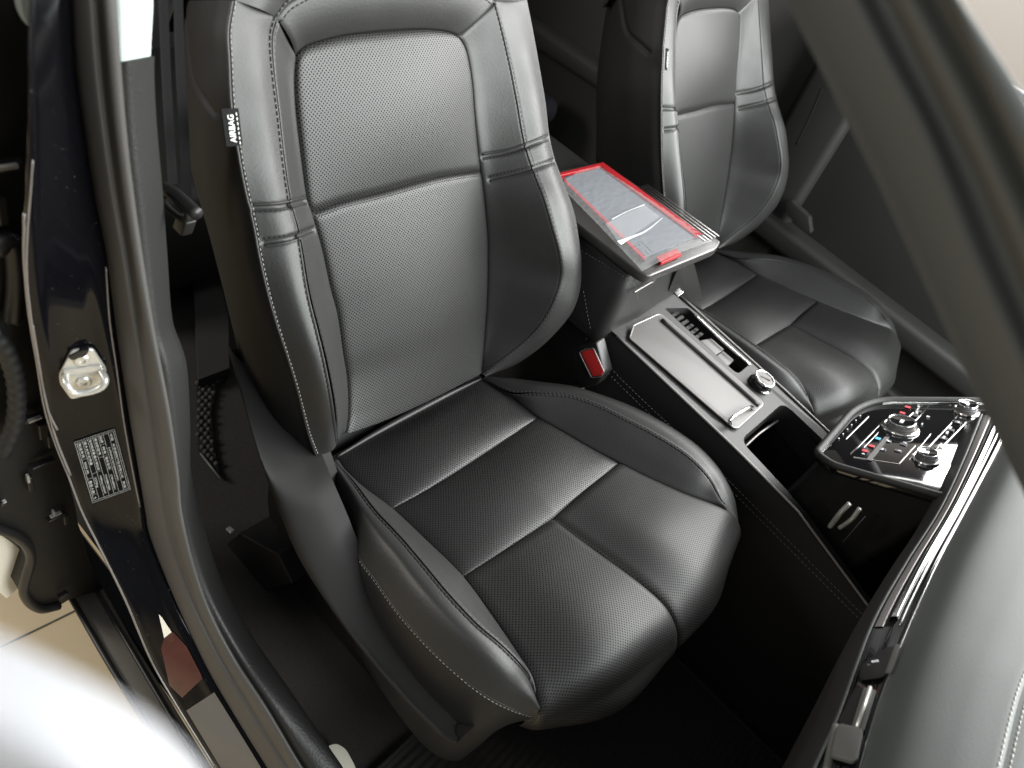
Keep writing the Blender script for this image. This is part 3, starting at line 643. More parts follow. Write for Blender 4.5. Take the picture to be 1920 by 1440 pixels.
# clear film: gently wrinkled sheet over the lot
a = cr([lz(1046, 345, .009), lz(1085, 322, .010), lz(1124, 312, .009)], 40); b = cr([lz(1204, 508, .006), lz(1260, 480, .011), lz(1335, 452, .006)], 40)
G = loft([a, a*.55+b*.45+np.array([0, 0, .001]), b], 80)
hh = .0010*np.sin(np.linspace(0, 9, 80))[None, :]*np.sin(np.linspace(0, 3.1, 40))[:, None]+.0004*rng.standard_normal((40, 80)); G[..., 2] += hh
MB().grid(G).build('clear_film', M['film'], trayt)
cre = MB()
def strip(p, q, w0, w1, z=.0125):
    a = cr([lz(*x, z) for x in p], 20); b = cr([lz(*x, z+.0005) for x in q], 20); return np.stack([a, b], 1)
cre.grid(strip([(1147, 410), (1175, 396), (1207, 383)], [(1148, 412), (1177, 397), (1210, 384)], 0, 0)).grid(strip([(1157, 452), (1180, 444), (1210, 432), (1242, 408)], [(1165, 459), (1182, 448), (1212, 434), (1243, 409)], 0, 0))
cre.build('film_crease', M['filmwhite'], trayt)
MB().grid(strip([(1135, 419), (1170, 402), (1208, 384)], [(1160, 455), (1182, 444), (1238, 406)], 0, 0, .0115)).build('film_fold', M['film'], trayt)
pm = MB()
for k in range(3):
    for j in range(5):
        if random.random() < .8: pm.box(lz(1192+j*4+k*7, 462+j*4-k*3, .0046), (.0015, .0004, 0), (-.0002, .0006, 0), (0, 0, .0002))
pm.build('small_print', M['dark'], trayt, smooth=False)

# ================================================================== SEAT BELT BUCKLE
bk = thing('belt_buckle', 'black seat belt buckle with a red release button beside the near seat', 'buckle', atY(1110, 690, .262))
yb = .262
slab('housing', rpoly([atY(1068, 660, yb), atY(1085, 648, yb), atY(1118, 640, yb), atY(1134, 700, yb), atY(1120, 722, yb), atY(1085, 730, yb)], .006), (0, .024, 0), M['dark'], bk, .004)
slab('release_button', rpoly([atY(1089, 662, yb-.002), atY(1099, 656, yb-.002), atY(1112, 655, yb-.002), atY(1131, 696, yb-.002), atY(1126, 704, yb-.002), atY(1111, 706, yb-.002)], .003), (0, .004, 0), M['red'], bk, .001)
MB().tube(rpoly([atY(1086, 661, yb-.002), atY(1098, 654, yb-.002), atY(1113, 653, yb-.002), atY(1133, 697, yb-.002), atY(1127, 706, yb-.002), atY(1109, 708, yb-.002)], .003), .0009, 6, closed=True).build('button_bezel', M['satin'], bk)
MB().tube(cr([atY(1085, 720, .275), atY(1080, 800, .275), atY(1090, 860, .275)], 12), .012, 8).build('stalk', M['dark'], bk)

# ================================================================== CONTROL PANEL
pan = thing('control_panel', 'glossy black control panel with three crystal knobs and touch keys ahead of the console', 'control panel', Pp(1690, 830))
ol = [Pp(1530, 850), Pp(1600, 768), Pp(1645, 750), Pp(1900, 752), Pp(1900, 905), Pp(1768, 932), Pp(1560, 872)]
outl = rpoly(ol, [.012, .03, .03, .01, .01, .01, .012], 8)
slab('glass', outl-PN*.002, -PN*.012, M['piano'], pan, .001)
MB().tube(outl+PN*.0005, .0056, 10, closed=True).build('padded_rim', M['rim'], pan)
sc_ = outl.mean(0)+(outl-outl.mean(0))*.965
MB().tube(sc_-PN*.0012, .0009, 6, closed=True).build('chrome_line', M['chrome'], pan)
lowp = outl.copy(); lowp[:, 2] = .30; lowp = lowp.mean(0)+(lowp-lowp.mean(0))*.93
Gp = np.stack([outl-PN*.004, outl-PN*.03+(outl.mean(0)-outl)*.02, lowp], 1); Gp = np.concatenate([Gp, Gp[:1]], 0)
gobj('pedestal', loft(list(np.transpose(Gp, (1, 0, 2))), 12), M['sideleather'], pan)
pl = MB()
def bar(mb, x0, y0, x1, y1, w, h=.0006):
    a = Pp(x0, y0, h-.002); b = Pp(x1, y1, h-.002); d = b-a; l = np.linalg.norm(d); d /= l; s = np.cross(PN, d)
    mb.box((a+b)/2, d*l/2, s*w/2, PN*.0005); return mb
for q in [(1596, 850, 1652, 793, .0016), (1620, 838, 1648, 809, .0008), (1586, 822, 1628, 780, .0016), (1622, 764, 1647, 751, .0016), (1750, 754, 1800, 760, .0016), (1735, 845, 1797, 778, .0012), (1753, 853, 1812, 790, .0012), (1600, 857, 1685, 870, .0012), (1685, 870, 1716, 835, .0012), (1705, 862, 1745, 813, .0010), (1697, 786, 1730, 757, .0012), (1712, 792, 1742, 760, .0012), (1543, 848, 1558, 832, .0018), (1766, 900, 1785, 868, .0010), (1772, 905, 1776, 887, .0008)]: bar(pl, *q)
pl.build('trim_line', M['chrome'], pan, smooth=False)
# touch keys: rows of dark keys with bright edges and tiny pictograms
keys = MB(); ic = MB(); icr = MB(); icb = MB()
def key(x, y, dx=.009, dy=.007):
    MB().box(Pp(x, y, -.0012), np.array([.894, 0, .447])*dx/2, UY*dy/2, PN*.0006).build('touch_key', M['dark'], pan, smooth=False)
for x, y in ((1665, 826), (1655, 842), (1694, 833), (1684, 845), (1722, 771), (1716, 779), (1796, 792), (1783, 806), (1770, 822), (1760, 840), (1645, 822), (1634, 836)): key(x, y)
pic = [(1665, 826), (1655, 841), (1697, 831), (1687, 845), (1723, 761), (1718, 773), (1741, 782), (1730, 795), (1797, 791), (1619, 852)]
for x, y in pic:
    ic = MB()
    for j in range(3): ic.box(Pp(x+random.uniform(-2, 2), y+random.uniform(-2, 2), -.0004), np.array([.894, 0, .447])*.0018*random.uniform(.5, 1), UY*.0012*random.uniform(.5, 1), PN*.0003)
    ic.build('pictogram', M['icon'], pan, smooth=False)
ic = MB(); ic2 = MB()
for k in range(6):
    ic.box(Pp(1752+k*2.4, 848-k*3.1, -.0004), np.array([.894, 0, .447])*.0008, UY*.003, PN*.0003); ic2.box(Pp(1573+k*8, 822-k*8.5, -.0004), np.array([.894, 0, .447])*.0008, UY*.0014, PN*.0003)
for k in range(3): ic.box(Pp(1770+k*6, 820-k*9, -.0004), np.array([.894, 0, .447])*.0016, UY*.0045, PN*.0003)
icb.box(Pp(1646, 822, -.0004), np.array([.894, 0, .447])*.0035, UY*.0035, PN*.0003)
for x, y in ((1634, 836), (1622, 845), (1702, 763), (1692, 774)): icr.box(Pp(x, y, -.0004), np.array([.894, 0, .447])*.004, UY*.003, PN*.0003)
ic.build('pictogram', M['icon'], pan, smooth=False); ic2.build('pictogram', M['icon'], pan, smooth=False); icr.build('red_pictogram', M['iconred'], pan, smooth=False); icb.build('blue_pictogram', M['iconblue'], pan, smooth=False)
slab('bright_key', np.array([Pp(1624, 862, -.0008), Pp(1634, 864, -.0008), Pp(1668, 820, -.0008), Pp(1659, 819, -.0008)]), PN*.0006, M['lid'], pan)
def knob(x, y, r, h):
    c_ = Pp(x, y, -.002); k = MB().lathe(c_, PN, [(r*1.32, 0), (r*1.36, .002), (r*1.3, .004), (r*1.12, .0045), (r*1.05, .003)], 56).build('knob', M['chrome'], pan)
    kn = MB().lathe(c_, PN, [(r, .003), (r*1.0, h*.55)], 72)
    for i in range(64):
        a = i*2*np.pi/64; t = np.cross(PN, UY); d = math.cos(a)*UY+math.sin(a)*t; s_ = -math.sin(a)*UY+math.cos(a)*t
        kn.box(c_+d*r*1.03+PN*h*.32, d*r*.03, s_*r*.025, PN*h*.2)
    kn.build('knurl', M['satin'], k, smooth=False)
    MB().lathe(c_, PN, [(r*.98, h*.5), (r*.97, h*.97), (r*.93, h), (r*.86, h*.99), (r*.84, h*.9)], 56).build('crystal_ring', M['glass'], k)
    MB().lathe(c_, PN, [(r*.985, h*.94), (r*.99, h*.98), (r*.96, h*1.01), (r*.93, h*.99)], 56).build('chrome_ring', M['chrome'], k)
    MB().lathe(c_, PN, [(r*.86, h*.92), (r*.4, h*.86), (0, h*.85)], 56).build('knob_face', M['piano'], k)
    q = MB(); q.box(c_+PN*h*.9, UY*r*.25, np.array([.894, 0, .447])*r*.12, PN*.0004); q.build('knob_mark', M['icon'], k, smooth=False)
knob(1688, 803, .0200, .014); knob(1736, 862, .0138, .014); knob(1811, 772, .0145, .015)

# ================================================================== DASHBOARD
dsh = thing('dashboard', 'dashboard with grey leather top pad and bright trim strips at the right edge', 'dashboard', (.65, .1, .5))
nD = 120
Ledge = cr([atZ(x, y, .555) for x, y in ((1835, 780), (1800, 868), (1757, 960), (1693, 1060), (1630, 1173), (1567, 1343), (1524, 1437), (1470, 1560))], nD)
Redge = cr([atZ(x, y, .585) for x, y in ((1905, 780), (1862, 863), (1810, 960), (1755, 1065), (1687, 1220), (1647, 1327), (1614, 1440), (1580, 1570))], nD)
lp = lambda t, h=0.: Ledge*(1-t)+Redge*t+np.array([-.35, 0, .94])*h
sx = lambda a, b, h: loft([lp(a, -.006), lp(a, h*.7), lp(a*.8+b*.2, h), lp(a*.2+b*.8, h), lp(b, h*.7), lp(b, -.006)], 14)
dl = Ledge.copy(); dl[:, 0] += .05; dl[:, 2] = .36; dl2 = Ledge+np.array([-.004, 0, -.02]); dl3 = dl.copy(); dl3[:, 2] = -.03; dl3[:, 0] += .12
gobj('lower_face', loft([lp(.0, 0), dl2, dl, dl3], 24), M['dashdark'], dsh)
gobj('soft_edge', sx(0, .10, .004), M['dash'], dsh)
kv = int(nD*.69)
gobj('satin_strip', sx(.14, .36, .002)[:kv], M['satin'], dsh); gobj('chrome_strip', sx(.44, .60, .004)[:kv-2], M['chrome'], dsh)
gobj('gloss_strip', sx(.60, .93, .001), M['piano'], dsh); gobj('fine_chrome_line', sx(.945, .985, .002), M['chrome'], dsh); MB().tube(lp(.74, .002)[:kv], .0009, 6).build('fine_chrome_line', M['chrome'], dsh)
gobj('gap_base', loft([lp(.02, -.004), lp(.98, -.004)], 4), M['black'], dsh)
# air vent at the lower end
vent = MB().grid(sx(.10, .60, .0005)[kv-1:]).build('vent_frame', M['piano'], dsh)
b_d = bvh_of(loft([lp(0, .001), lp(1, .001)], 4))
def iz(x, y, z=.572):
    q, n_ = cast(b_d, x, y)
    return (q if q is not None else atZ(x, y, .572))+np.array([-.35, 0, .94])*((z-.572)*.35+.0015)
slab('vent_tab', rpoly([iz(1617, 1294), iz(1641, 1300), iz(1617, 1377), iz(1594, 1369)], .002), (-.001, 0, .003), M['greymetal'], vent, .001)
MB().tube(np.array([iz(1628, 1297, .586), iz(1603, 1372, .586)]), .0019, 8).build('vent_tab_edge', M['steel'], vent)
slab('vent_blade', np.array([iz(1602, 1290, .568), iz(1622, 1293, .568), iz(1598, 1370, .568), iz(1570, 1355, .568)]), (0, 0, .002), M['dark'], vent)
MB().tube(cr([iz(1568, 1363, .57), iz(1560, 1400, .566), iz(1552, 1445, .56)], 12), .004, 8).build('vent_side', M['grey'], vent)
slab('vent_thumbwheel', rpoly([iz(1566, 1365, .575), iz(1614, 1377, .575), iz(1602, 1440, .575), iz(1552, 1425, .575)], .006), (-.002, 0, .006), M['grey'], vent, .003)
tk = MB()
for k in range(4): 
    tk.box(iz(1636+k*3.4, 1249-k*.6, .578), (.0028, -.0012, 0), (.0002, .0005, 0), (0, 0, .0003))
for k, x in enumerate((1627, 1631)): tk.box(iz(x, 1252, .578), (.001, 0, 0), (0, .0012, 0), (0, 0, .0003))
tk.tube(np.array([iz(1571, 1372, .5815), iz(1559, 1405, .5815)]), .0003, 4).tube(np.array([iz(1575, 1373, .5815), iz(1563, 1406, .5815)]), .0003, 4)
tk.build('vent_tick', M['icon'], vent, smooth=False)
slab('vent_cap', rpoly([iz(1674, 1214, .58), iz(1683, 1218, .58), iz(1664, 1270, .58), iz(1656, 1267, .58)], .002), (0, 0, .003), M['grey'], vent, .001)
slab('vent_lip', rpoly([iz(1612, 1250, .575), iz(1652, 1222, .575), iz(1672, 1214, .575), iz(1655, 1275, .575), iz(1608, 1280, .575)], .006), (0, 0, .003), M['dark'], vent, .001)
# leather top pad
ex = np.array([1., 0, 0]); ez = np.array([0, 0, 1.])
seamx = cr([atZ(x, y, .648) for x, y in ((2080, 860), (2010, 1060), (1950, 1220), (1915, 1300), (1880, 1440), (1850, 1570))], nD)
pad = [Redge-ez*.012, Redge+ex*.004+ez*.004, Redge*.82+seamx*.18+ez*.018, Redge*.45+seamx*.55+ez*.014, seamx]
Gd = puff(loft(pad, 60), ez, .003, .008, 'B')
gobj('top_pad', Gd, M['dash'], dsh)
Gd2 = puff(loft([seamx, seamx+ex*.08+ez*.012, seamx+ex*.3+ez*.02], 30), ez, .003, .008, 'A'); gobj('rear_pad', Gd2, M['dash'], dsh)
ds = MB()
for G, e in ((Gd, 'B'), (Gd2, 'A')):
    P, N = row_at(G, ez, .0045, e); stitches(ds, P, N, .004, .0025, .0006)
ds.build('stitching', M['thread_white'], dsh)

# ================================================================== WINDSCREEN PILLAR
pil = thing('windscreen_pillar', 'grey windscreen pillar with rubber seal ridges, out of focus at the upper right', 'pillar', (.4, -.3, .9))
def pc(pts, yy): return cr([atY(x, y, yy) for x, y in pts], 60)
c0 = pc([(1440, -80), (1480, 0), (1545, 130), (1650, 340), (1780, 620), (1905, 880), (2010, 1100)], -.285)
c1 = pc([(1555, -80), (1597, 0), (1657, 117), (1723, 240), (1773, 360), (1830, 500), (1925, 700), (2050, 960)], -.318)
c2 = pc([(1615, -90), (1663, 0), (1747, 167), (1830, 333), (1880, 450), (1960, 640), (2070, 880)], -.312)
c3 = pc([(1660, -90), (1707, 0), (1757, 93), (1813, 200), (1867, 317), (1925, 440), (2090, 800)], -.335)
c4 = pc([(1700, -90), (1747, 0), (1813, 117), (1868, 225), (1925, 345), (2110, 740)], -.330)
c5 = pc([(1738, -90), (1787, 0), (1847, 133), (1913, 277), (1980, 420), (2140, 700)], -.345)
c6 = pc([(1752, -80), (1803, 0), (1847, 67), (1925, 190), (2030, 380), (2160, 640)], -.340)
gobj('pillar_trim', loft([c0+np.array([.03, .05, 0]), c0+np.array([.0, .012, -.004]), c0, c0*.6+c1*.4-UY*.008, c1, c1*.35+c2*.65+UY*.002, c2], 60), M['pillar'], pil)
gobj('door_seal', loft([c2, c2*.4+c3*.6-UY*.006, c3, c4], 30), M['pillardark'], pil)
gobj('outer_frame', loft([c4, c4*.5+c5*.5+UY*.002, c5, c6, c6+np.array([.03, .02, -.02])], 30), M['pillardark'], pil)

# ================================================================== DOOR POST (between front and rear door)
post = thing('door_post', 'glossy black door post with striker and data plate at the left', 'door post', (-.05, -.41, .3))
sealL = [(126, -60, -.39), (130, 0, -.39), (140, 133, -.389), (160, 267, -.388), (180, 383, -.386), (200, 480, -.385), (220, 630, -.385), (240, 763, -.385), (257, 863, -.385), (273, 960, -.385), (280, 1000, -.385), (310, 1080, -.384), (347, 1165, -.383), (393, 1260, -.382), (450, 1357, -.38), (500, 1437, -.378), (560, 1530, -.376)]
sealR = [(212, -60, -.372), (218, 0, -.372), (233, 200, -.372), (247, 333, -.372), (267, 477, -.371), (290, 620, -.371), (318, 770, -.371), (335, 890, -.371), (341, 960, -.371), (362, 1050, -.370), (393, 1140, -.369), (440, 1232, -.367), (500, 1325, -.365), (567, 1437, -.362), (630, 1530, -.36)]
outr = [(58, -60, -.455), (55, 20, -.455), (52, 100, -.455), (53, 200, -.453), (47, 367, -.451), (43, 480, -.45), (50, 580, -.448), (67, 680, -.445), (80, 763, -.443), (100, 830, -.441), (127, 897, -.438), (151, 960, -.435), (187, 1033, -.431), (233, 1127, -.426), (283, 1243, -.421), (333, 1330, -.417), (400, 1440, -.412), (450, 1530, -.408)]
cy = lambda p, k=200: cr([atY(*q) for q in p], k)
sL, sR, oE = cy(sealL), cy(sealR), cy(outr)
nref = np.array([.5, -.8, .3])
Gg = loft([oE+np.array([-.03, .03, -.01]), oE+np.array([-.004, .004, 0]), oE, oE*.88+sL*.12+np.array([.004, -.002, .0]), oE*.75+sL*.25+np.array([.002, -.002, 0]), oE*.35+sL*.65, oE*.12+sL*.88, sL+np.array([-.004, .012, 0])], 60)
gp = gobj('painted_panel', Gg, M['gloss'], post)
bp_ = bvh_of(Gg)
for off, cl in ((5, 0), (15, 1)):
    pts = [(60, 300), (50, 480), (57, 580), (72, 672), (88, 755), (106, 822), (133, 890)] if cl == 0 else [(63, 610), (76, 690), (90, 765), (108, 805)]
    P, N = castline(bp_, pts, 40)
    if len(P) > 3: MB().tube(P+N*.0006, np.linspace(.0006, .0012, len(P)), 6).build('edge_bead', M['satin'], post)
P, N = castline(bp_, [(47, 400), (46, 480), (54, 580), (70, 680), (84, 763), (104, 830), (131, 897), (155, 960), (191, 1033), (237, 1127), (287, 1243), (337, 1330), (402, 1435)], 80)
MB().tube(P+N*.0005, .0011, 6).build('edge_bead', M['satin'], post)
P, N = castline(bp_, [(198, 500), (205, 600), (218, 690), (232, 790), (248, 880), (262, 950)], 40)
if len(P) > 3: MB().tube(P+N*.0004, .0008, 6).build('edge_bead', M['satin'], post)
# local frame on the post
def frame_at(x, y, ax, ay):
    p, nn = cast(bp_, x, y); dx = hitp(x+ax, y+ay, p, nn)-p; dx /= np.linalg.norm(dx); dy = np.cross(nn, dx); return p, nn, dx, dy
# striker: zinc plate, loop and bolts
p, nn, dx, dy = frame_at(156, 700, 10, -3)
fx = lambda x, y, h=0: hitp(x, y, p+nn*h, nn)
plate_ = rpoly([fx(133, 652, .001), fx(174, 649, .001), fx(199, 686, .001), fx(199, 722, .001), fx(190, 730, .001), fx(133, 745, .001), fx(112, 716, .001), fx(110, 698, .001)], .004, 5)
stk = slab('striker_plate', plate_, nn*.004, M['steel'], post, .0015)
loop = [fx(122, 704, .006), fx(126, 722, .016), fx(138, 736, .018), fx(165, 735, .018), fx(190, 726, .018), fx(197, 712, .016), fx(188, 694, .006)]
MB().tube(cr(loop, 30), .0034, 10).build('striker_loop', M['steel'], stk)
slab('striker_step', rpoly([fx(118, 690, .004), fx(190, 680, .004), fx(196, 690, .004), fx(120, 703, .004)], .002), nn*.004, M['steel'], stk, .0015)
for x, y in ((154, 674), (157, 715)):
    MB().lathe(fx(x, y, .004), nn, [(.0068, 0), (.0068, .002), (.0055, .003), (.003, .003), (.0026, .0012), (0, .0012)], 24).build('bolt', M['steel'], stk, angle=30)
slab('striker_cap', rpoly([fx(127, 662, .001), fx(150, 650, .001), fx(168, 647, .001), fx(160, 660, .001), fx(135, 668, .001)], .002), nn*.006, M['dark'], stk, .001)
# data plate
p, nn, dx, dy = frame_at(192, 872, 10, -3)
nn = nn if nn@(CAM-p) > 0 else -nn
Q = [hitp(x, y, p+nn*.0008, nn) for x, y in ((138, 826), (216, 799), (247, 917), (173, 947))]     # top-left, top-right, bottom-right, bottom-left in the picture
a_ = np.linspace(0, 1, 14)[:, None, None]; b_ = np.linspace(0, 1, 14)[None, :, None]
Gq = (1-a_)*((1-b_)*Q[0]+b_*Q[1])+a_*((1-b_)*Q[3]+b_*Q[2])
Gq = np.array([[np.array(bp_.ray_cast(Vector(v+nn*.03), Vector(-nn))[0])+nn*.0007 for v in r_] for r_ in Gq])
dp = gobj('data_plate', Gq, M['plate'], post)
W = np.linalg.norm(Q[0]-Q[3]); H = np.linalg.norm(Q[1]-Q[0])
X_ = (Q[3]-Q[0]+Q[2]-Q[1])/2; Y_ = (Q[1]-Q[0]+Q[2]-Q[3])/2; W = np.linalg.norm(X_); H = np.linalg.norm(Y_); X_ /= W; Y_ /= H
o_ = Q[0]; PT = lambda s, t: o_+X_*W*s+Y_*H*t
pr = MB(); gl = MB()
def ln(s0, t0, s1, t1, w=.00013): gl.tube(np.array([PT(s0, t0), PT(s1, t1)])+nn*.0004, w, 4)
for a_, b_ in (((.02, .02), (.98, .98)), ((.045, .06), (.955, .94))):
    ln(a_[0], a_[1], b_[0], a_[1]); ln(b_[0], a_[1], b_[0], b_[1]); ln(b_[0], b_[1], a_[0], b_[1]); ln(a_[0], b_[1], a_[0], a_[1])
rows = [.06, .19, .315, .44, .565, .69, .815, .94]
for t in rows[1:-1]: ln(.045, t, .955, t, .0001)
for s, i in ((.30, 0), (.60, 0), (.86, 0), (.55, 1), (.55, 2), (.36, 3), (.19, 4), (.36, 4), (.58, 4)): ln(s, rows[i], s, rows[i+1], .0001)
def tx(s, t0, txt, s1, k=.066):
    k *= .80
    V, F = text_mesh(txt, PT(s, t0), X_, Y_, H*k*1.25, nn, width=W*(s1-s), bold=0); pr.add(V, F)
tx(.07, rows[6]+.03, '中国', .17); tx(.22, rows[6]+.03, '长安福特汽车有限公司', .76); tx(.82, rows[6]+.03, '制造', .93)
tx(.26, rows[5]+.035, 'LVSHNCAC4PE434761', .78, .062)
tx(.06, rows[4]+.03, '品牌', .16); tx(.22, rows[4]+.03, '林肯', .33); tx(.38, rows[4]+.03, '整车型号', .57); tx(.66, rows[4]+.035, 'CAF6480A61', .90, .062)
tx(.06, rows[3]+.03, '发动机型号', .32); tx(.63, rows[3]+.035, 'CAF488WQE6', .88, .062)
tx(.06, rows[2]+.03, '发动机排量/最大净功率', .53); tx(.62, rows[2]+.035, '1999mL/183kW', .91, .062)
tx(.06, rows[1]+.03, '最大允许总质量', .42); tx(.61, rows[1]+.035, '2275kg', .77, .062)
tx(.06, rows[0]+.03, '制造年月', .27); tx(.34, rows[0]+.035, '2023-02', .52, .062); tx(.63, rows[0]+.03, '乘坐人数', .84); tx(.90, rows[0]+.035, '5', .93, .062)
def drape(V, off):
    o = []
    for v in V:
        h = bp_.ray_cast(Vector(v+nn*.03), Vector(-nn)); q = np.array(h[0]) if h[0] is not None else v; o.append(q+nn*(off+max(0., (v-p)@nn-.0008)))
    return np.array(o)
pr.V = [drape(np.concatenate(pr.V), .0012)]; gl.V = [drape(np.concatenate(gl.V), .0011)]
gl.build('plate_rule', M['print'], dp, smooth=False)
pr.build('plate_print', M['print'], dp, smooth=False)
# sill film on the door step; red and cream patches are painted reflections
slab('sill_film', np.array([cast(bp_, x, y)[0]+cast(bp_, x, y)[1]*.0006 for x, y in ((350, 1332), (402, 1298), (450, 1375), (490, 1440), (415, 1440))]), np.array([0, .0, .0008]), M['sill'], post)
slab('sill_reflection', np.array([cast(bp_, x, y)[0]+cast(bp_, x, y)[1]*.0005 for x, y in ((302, 1215), (310, 1190), (325, 1185), (350, 1212), (376, 1262), (380, 1272), (342, 1308), (318, 1285))]), np.array([0, .0, .0006]), M['redrefl'], post)
slab('sill_reflection', np.array([cast(bp_, x, y)[0]+cast(bp_, x, y)[1]*.0006 for x, y in ((298, 1152), (304, 1158), (322, 1185), (308, 1196))]), np.array([0, .0, .0006]), M['cream'], post)
# inner trim of the post
trR = [(290, -60, -.33), (293, 0, -.33), (288, 117, -.33), (292, 220, -.33), (304, 360, -.33), (313, 480, -.33), (323, 600, -.33), (340, 650, -.332), (350, 690, -.332), (356, 790, -.332), (358, 880, -.332), (377, 970, -.332), (417, 1093, -.332), (473, 1193, -.33), (540, 1290, -.33), (640, 1437, -.328), (700, 1530, -.326)]
tR = cy(trR)
Gt = loft([toward(sR, -.004), toward(sR*.75+tR*.25, .008), toward(sR*.3+tR*.7, .009), tR, toward(tR, -.03)], 36)
# split at the lower end of the pale cover
def vrow(px): return int(np.argmin([abs(t[1]-px) for t in [((q-CAM)@RR/((q-CAM)@FF)*FPX+960, 720-(q-CAM)@UU/((q-CAM)@FF)*FPX) for q in (sR*.5+tR*.5)]]))
k = vrow(127)
gobj('pale_cover', Gt[:k]-UY*.003, M['pale'], post, label='pale grey upper cover of the post'); gobj('inner_trim', Gt[k-1:], M['grain'], post)
# door seal
ws = thing('door_seal', 'thick grey-brown rubber door seal running down the post to the sill', 'door seal', (-.03, -.385, .3))
mx = lambda t, a: toward(sL*(1-t)+sR*t, a)
Gs = loft([toward(sL, -.012), sL, mx(.12, .009), mx(.45, .011), mx(.56, .006), mx(.75, .011), mx(.93, .007), sR, toward(sR, -.02)], 60)
gobj('seal_body', Gs, M['rubber'], ws)
# seat belt hanging behind the post
sb = thing('seat_belt', 'black seat belt webbing hanging between the post trim and the near seat', 'seat belt', (-.15, -.29, .6))
for pts, yy in (([(305, -60), (306, 0), (312, 150), (320, 280), (324, 345)], -.30), ([(333, -60), (334, 0), (338, 130), (346, 260), (350, 380)], -.28)):
    a = cr([atY(x-9, y, yy) for x, y in pts], 40); b = cr([atY(x+9, y, yy+.01) for x, y in pts], 40)
    G = loft([a, .5*(a+b)-UY*.003, b], 9); MB().grid(G).grid(G+np.array([-.0012, .0008, 0])).build('webbing', M['belt'], sb)
MB().tube(cr([atY(304, 350, -.31), atY(335, 370, -.31), (atY(370, 402, -.31))], 16), [.006]*16, 8).build('latch_tongue', M['dark'], sb)
MB().tube(cr([atY(308, 368, -.305), atY(318, 364, -.305), atY(340, 388, -.305), atY(352, 400, -.305), atY(345, 412, -.305), atY(322, 396, -.305), atY(308, 380, -.305)], 40), .003, 8).build('tongue_loop', M['shell'], sb)
MB().box(atY(346, 420, -.30), (.008, 0, 0), (0, .006, 0), (.003, 0, .010)).build('belt_anchor', M['dark'], sb, bevel=.002)

# ================================================================== REAR DOOR (open, its hinge side seen past the post)
rd = thing('rear_door', 'black rear door standing open at the left edge with hinge and cable clutter', 'car door', (-.15, -.46, .3))
xd = -.15
poly = [(-60, -60), (66, -60), (64, 150), (60, 480), (80, 680), (112, 830), (142, 950), (148, 985), (160, 1017), (167, 1040), (187, 1093), (195, 1105), (130, 1125), (97, 1146), (76, 1147), (55, 1136), (39, 1108), (56, 1060), (55, 1032), (40, 1010), (20, 1000), (0, 993), (-60, 980)]
slab('door_body', np.array([atX(x, y, xd) for x, y in poly]), (-.12, 0, 0), M['black'], rd, .002)
MB().tube(cr([atX(x, y, xd+.004) for x, y in ((-40, 985), (0, 993), (30, 1005), (52, 1025), (58, 1050), (47, 1090), (45, 1112), (60, 1134), (80, 1142), (110, 1136))], 60), .006, 8).build('lower_seal', M['dark'], rd)
cl = MB()
for x, y, a_, b_ in ((14, 310, .010, .004), (2, 395, .004, .012), (62, 783, .009, .003), (80, 805, .005, .012), (92, 825, .003, .01), (80, 868, .012, .002), (5, 942, .003, .003), (55, 905, .003, .012), (105, 968, .010, .002), (122, 972, .003, .010), (35, 600, .004, .004), (118, 1115, .006, .003)):
    cl.box(atX(x, y, xd+.008), (.004, 0, 0), (0, a_, 0), (0, 0, b_))
cl.build('hinge_bracket', M['dark'], rd, smooth=False, bevel=.0015)
c2_ = MB()
for x, y, a_, b_ in ((14, 313, .007, .0015), (52, 897, .0012, .006), (104, 965, .006, .001), (8, 940, .0015, .001), (65, 786, .006, .0012), (100, 962, .001, .005)):
    c2_.box(atX(x, y, xd+.014), (.002, 0, 0), (0, a_, 0), (0, 0, b_))
c2_.build('bright_bracket', M['steel'], rd, smooth=False)
bt_ = cr([atX(x, y, xd+.02) for x, y in ((-20, 620), (12, 660), (30, 720), (28, 790), (5, 850))], 60)
MB().tube(bt_, .008+.0006*np.sin(np.arange(60)*1.5), 10).build('cable_boot', M['black'], rd)
MB().tube(cr([atX(x, y, xd+.01) for x, y in ((-10, 470), (20, 450), (30, 520), (24, 600))], 30), .008, 8).build('cable', M['dark'], rd)
slab('door_handle_side', rpoly([atX(x, y, xd+.004) for x, y in ((22, -40), (60, -40), (52, 48), (40, 36), (28, 12))], .004), (.01, 0, 0), M['pale'], rd, .002)
slab('inner_card', rpoly([atX(x, y, xd-.03) for x, y in ((-60, 990), (0, 1000), (22, 1015), (45, 1035), (46, 1060), (30, 1100), (10, 1118), (-60, 1060))], .004), (.004, 0, 0), M['cream'], rd)
# side step below the sill
stp = thing('side_step', 'ribbed grey side step strip below the door sill at the lower left', 'side step', (.0, -.43, .0))
zs = .0
sp_ = [atZ(128, 1108, zs), atZ(186, 1088, zs), atZ(250, 1200, zs), atZ(405, 1450, zs), atZ(450, 1520, zs), atZ(380, 1540, zs), atZ(300, 1395, zs), atZ(210, 1250, zs)]
slab('tread', np.array(sp_), (0, 0, -.02), M['step'], stp, .004)
MB().tube(cr([atZ(x, y, .002) for x, y in ((128, 1112), (210, 1254), (300, 1398), (380, 1540))], 30), .004, 8).build('tread_edge', M['dark'], stp)
MB().tube(cr([atZ(x, y, .002) for x, y in ((172, 1092), (240, 1208), (330, 1360), (440, 1535))], 30), .003, 8).build('tread_edge', M['dark'], stp)

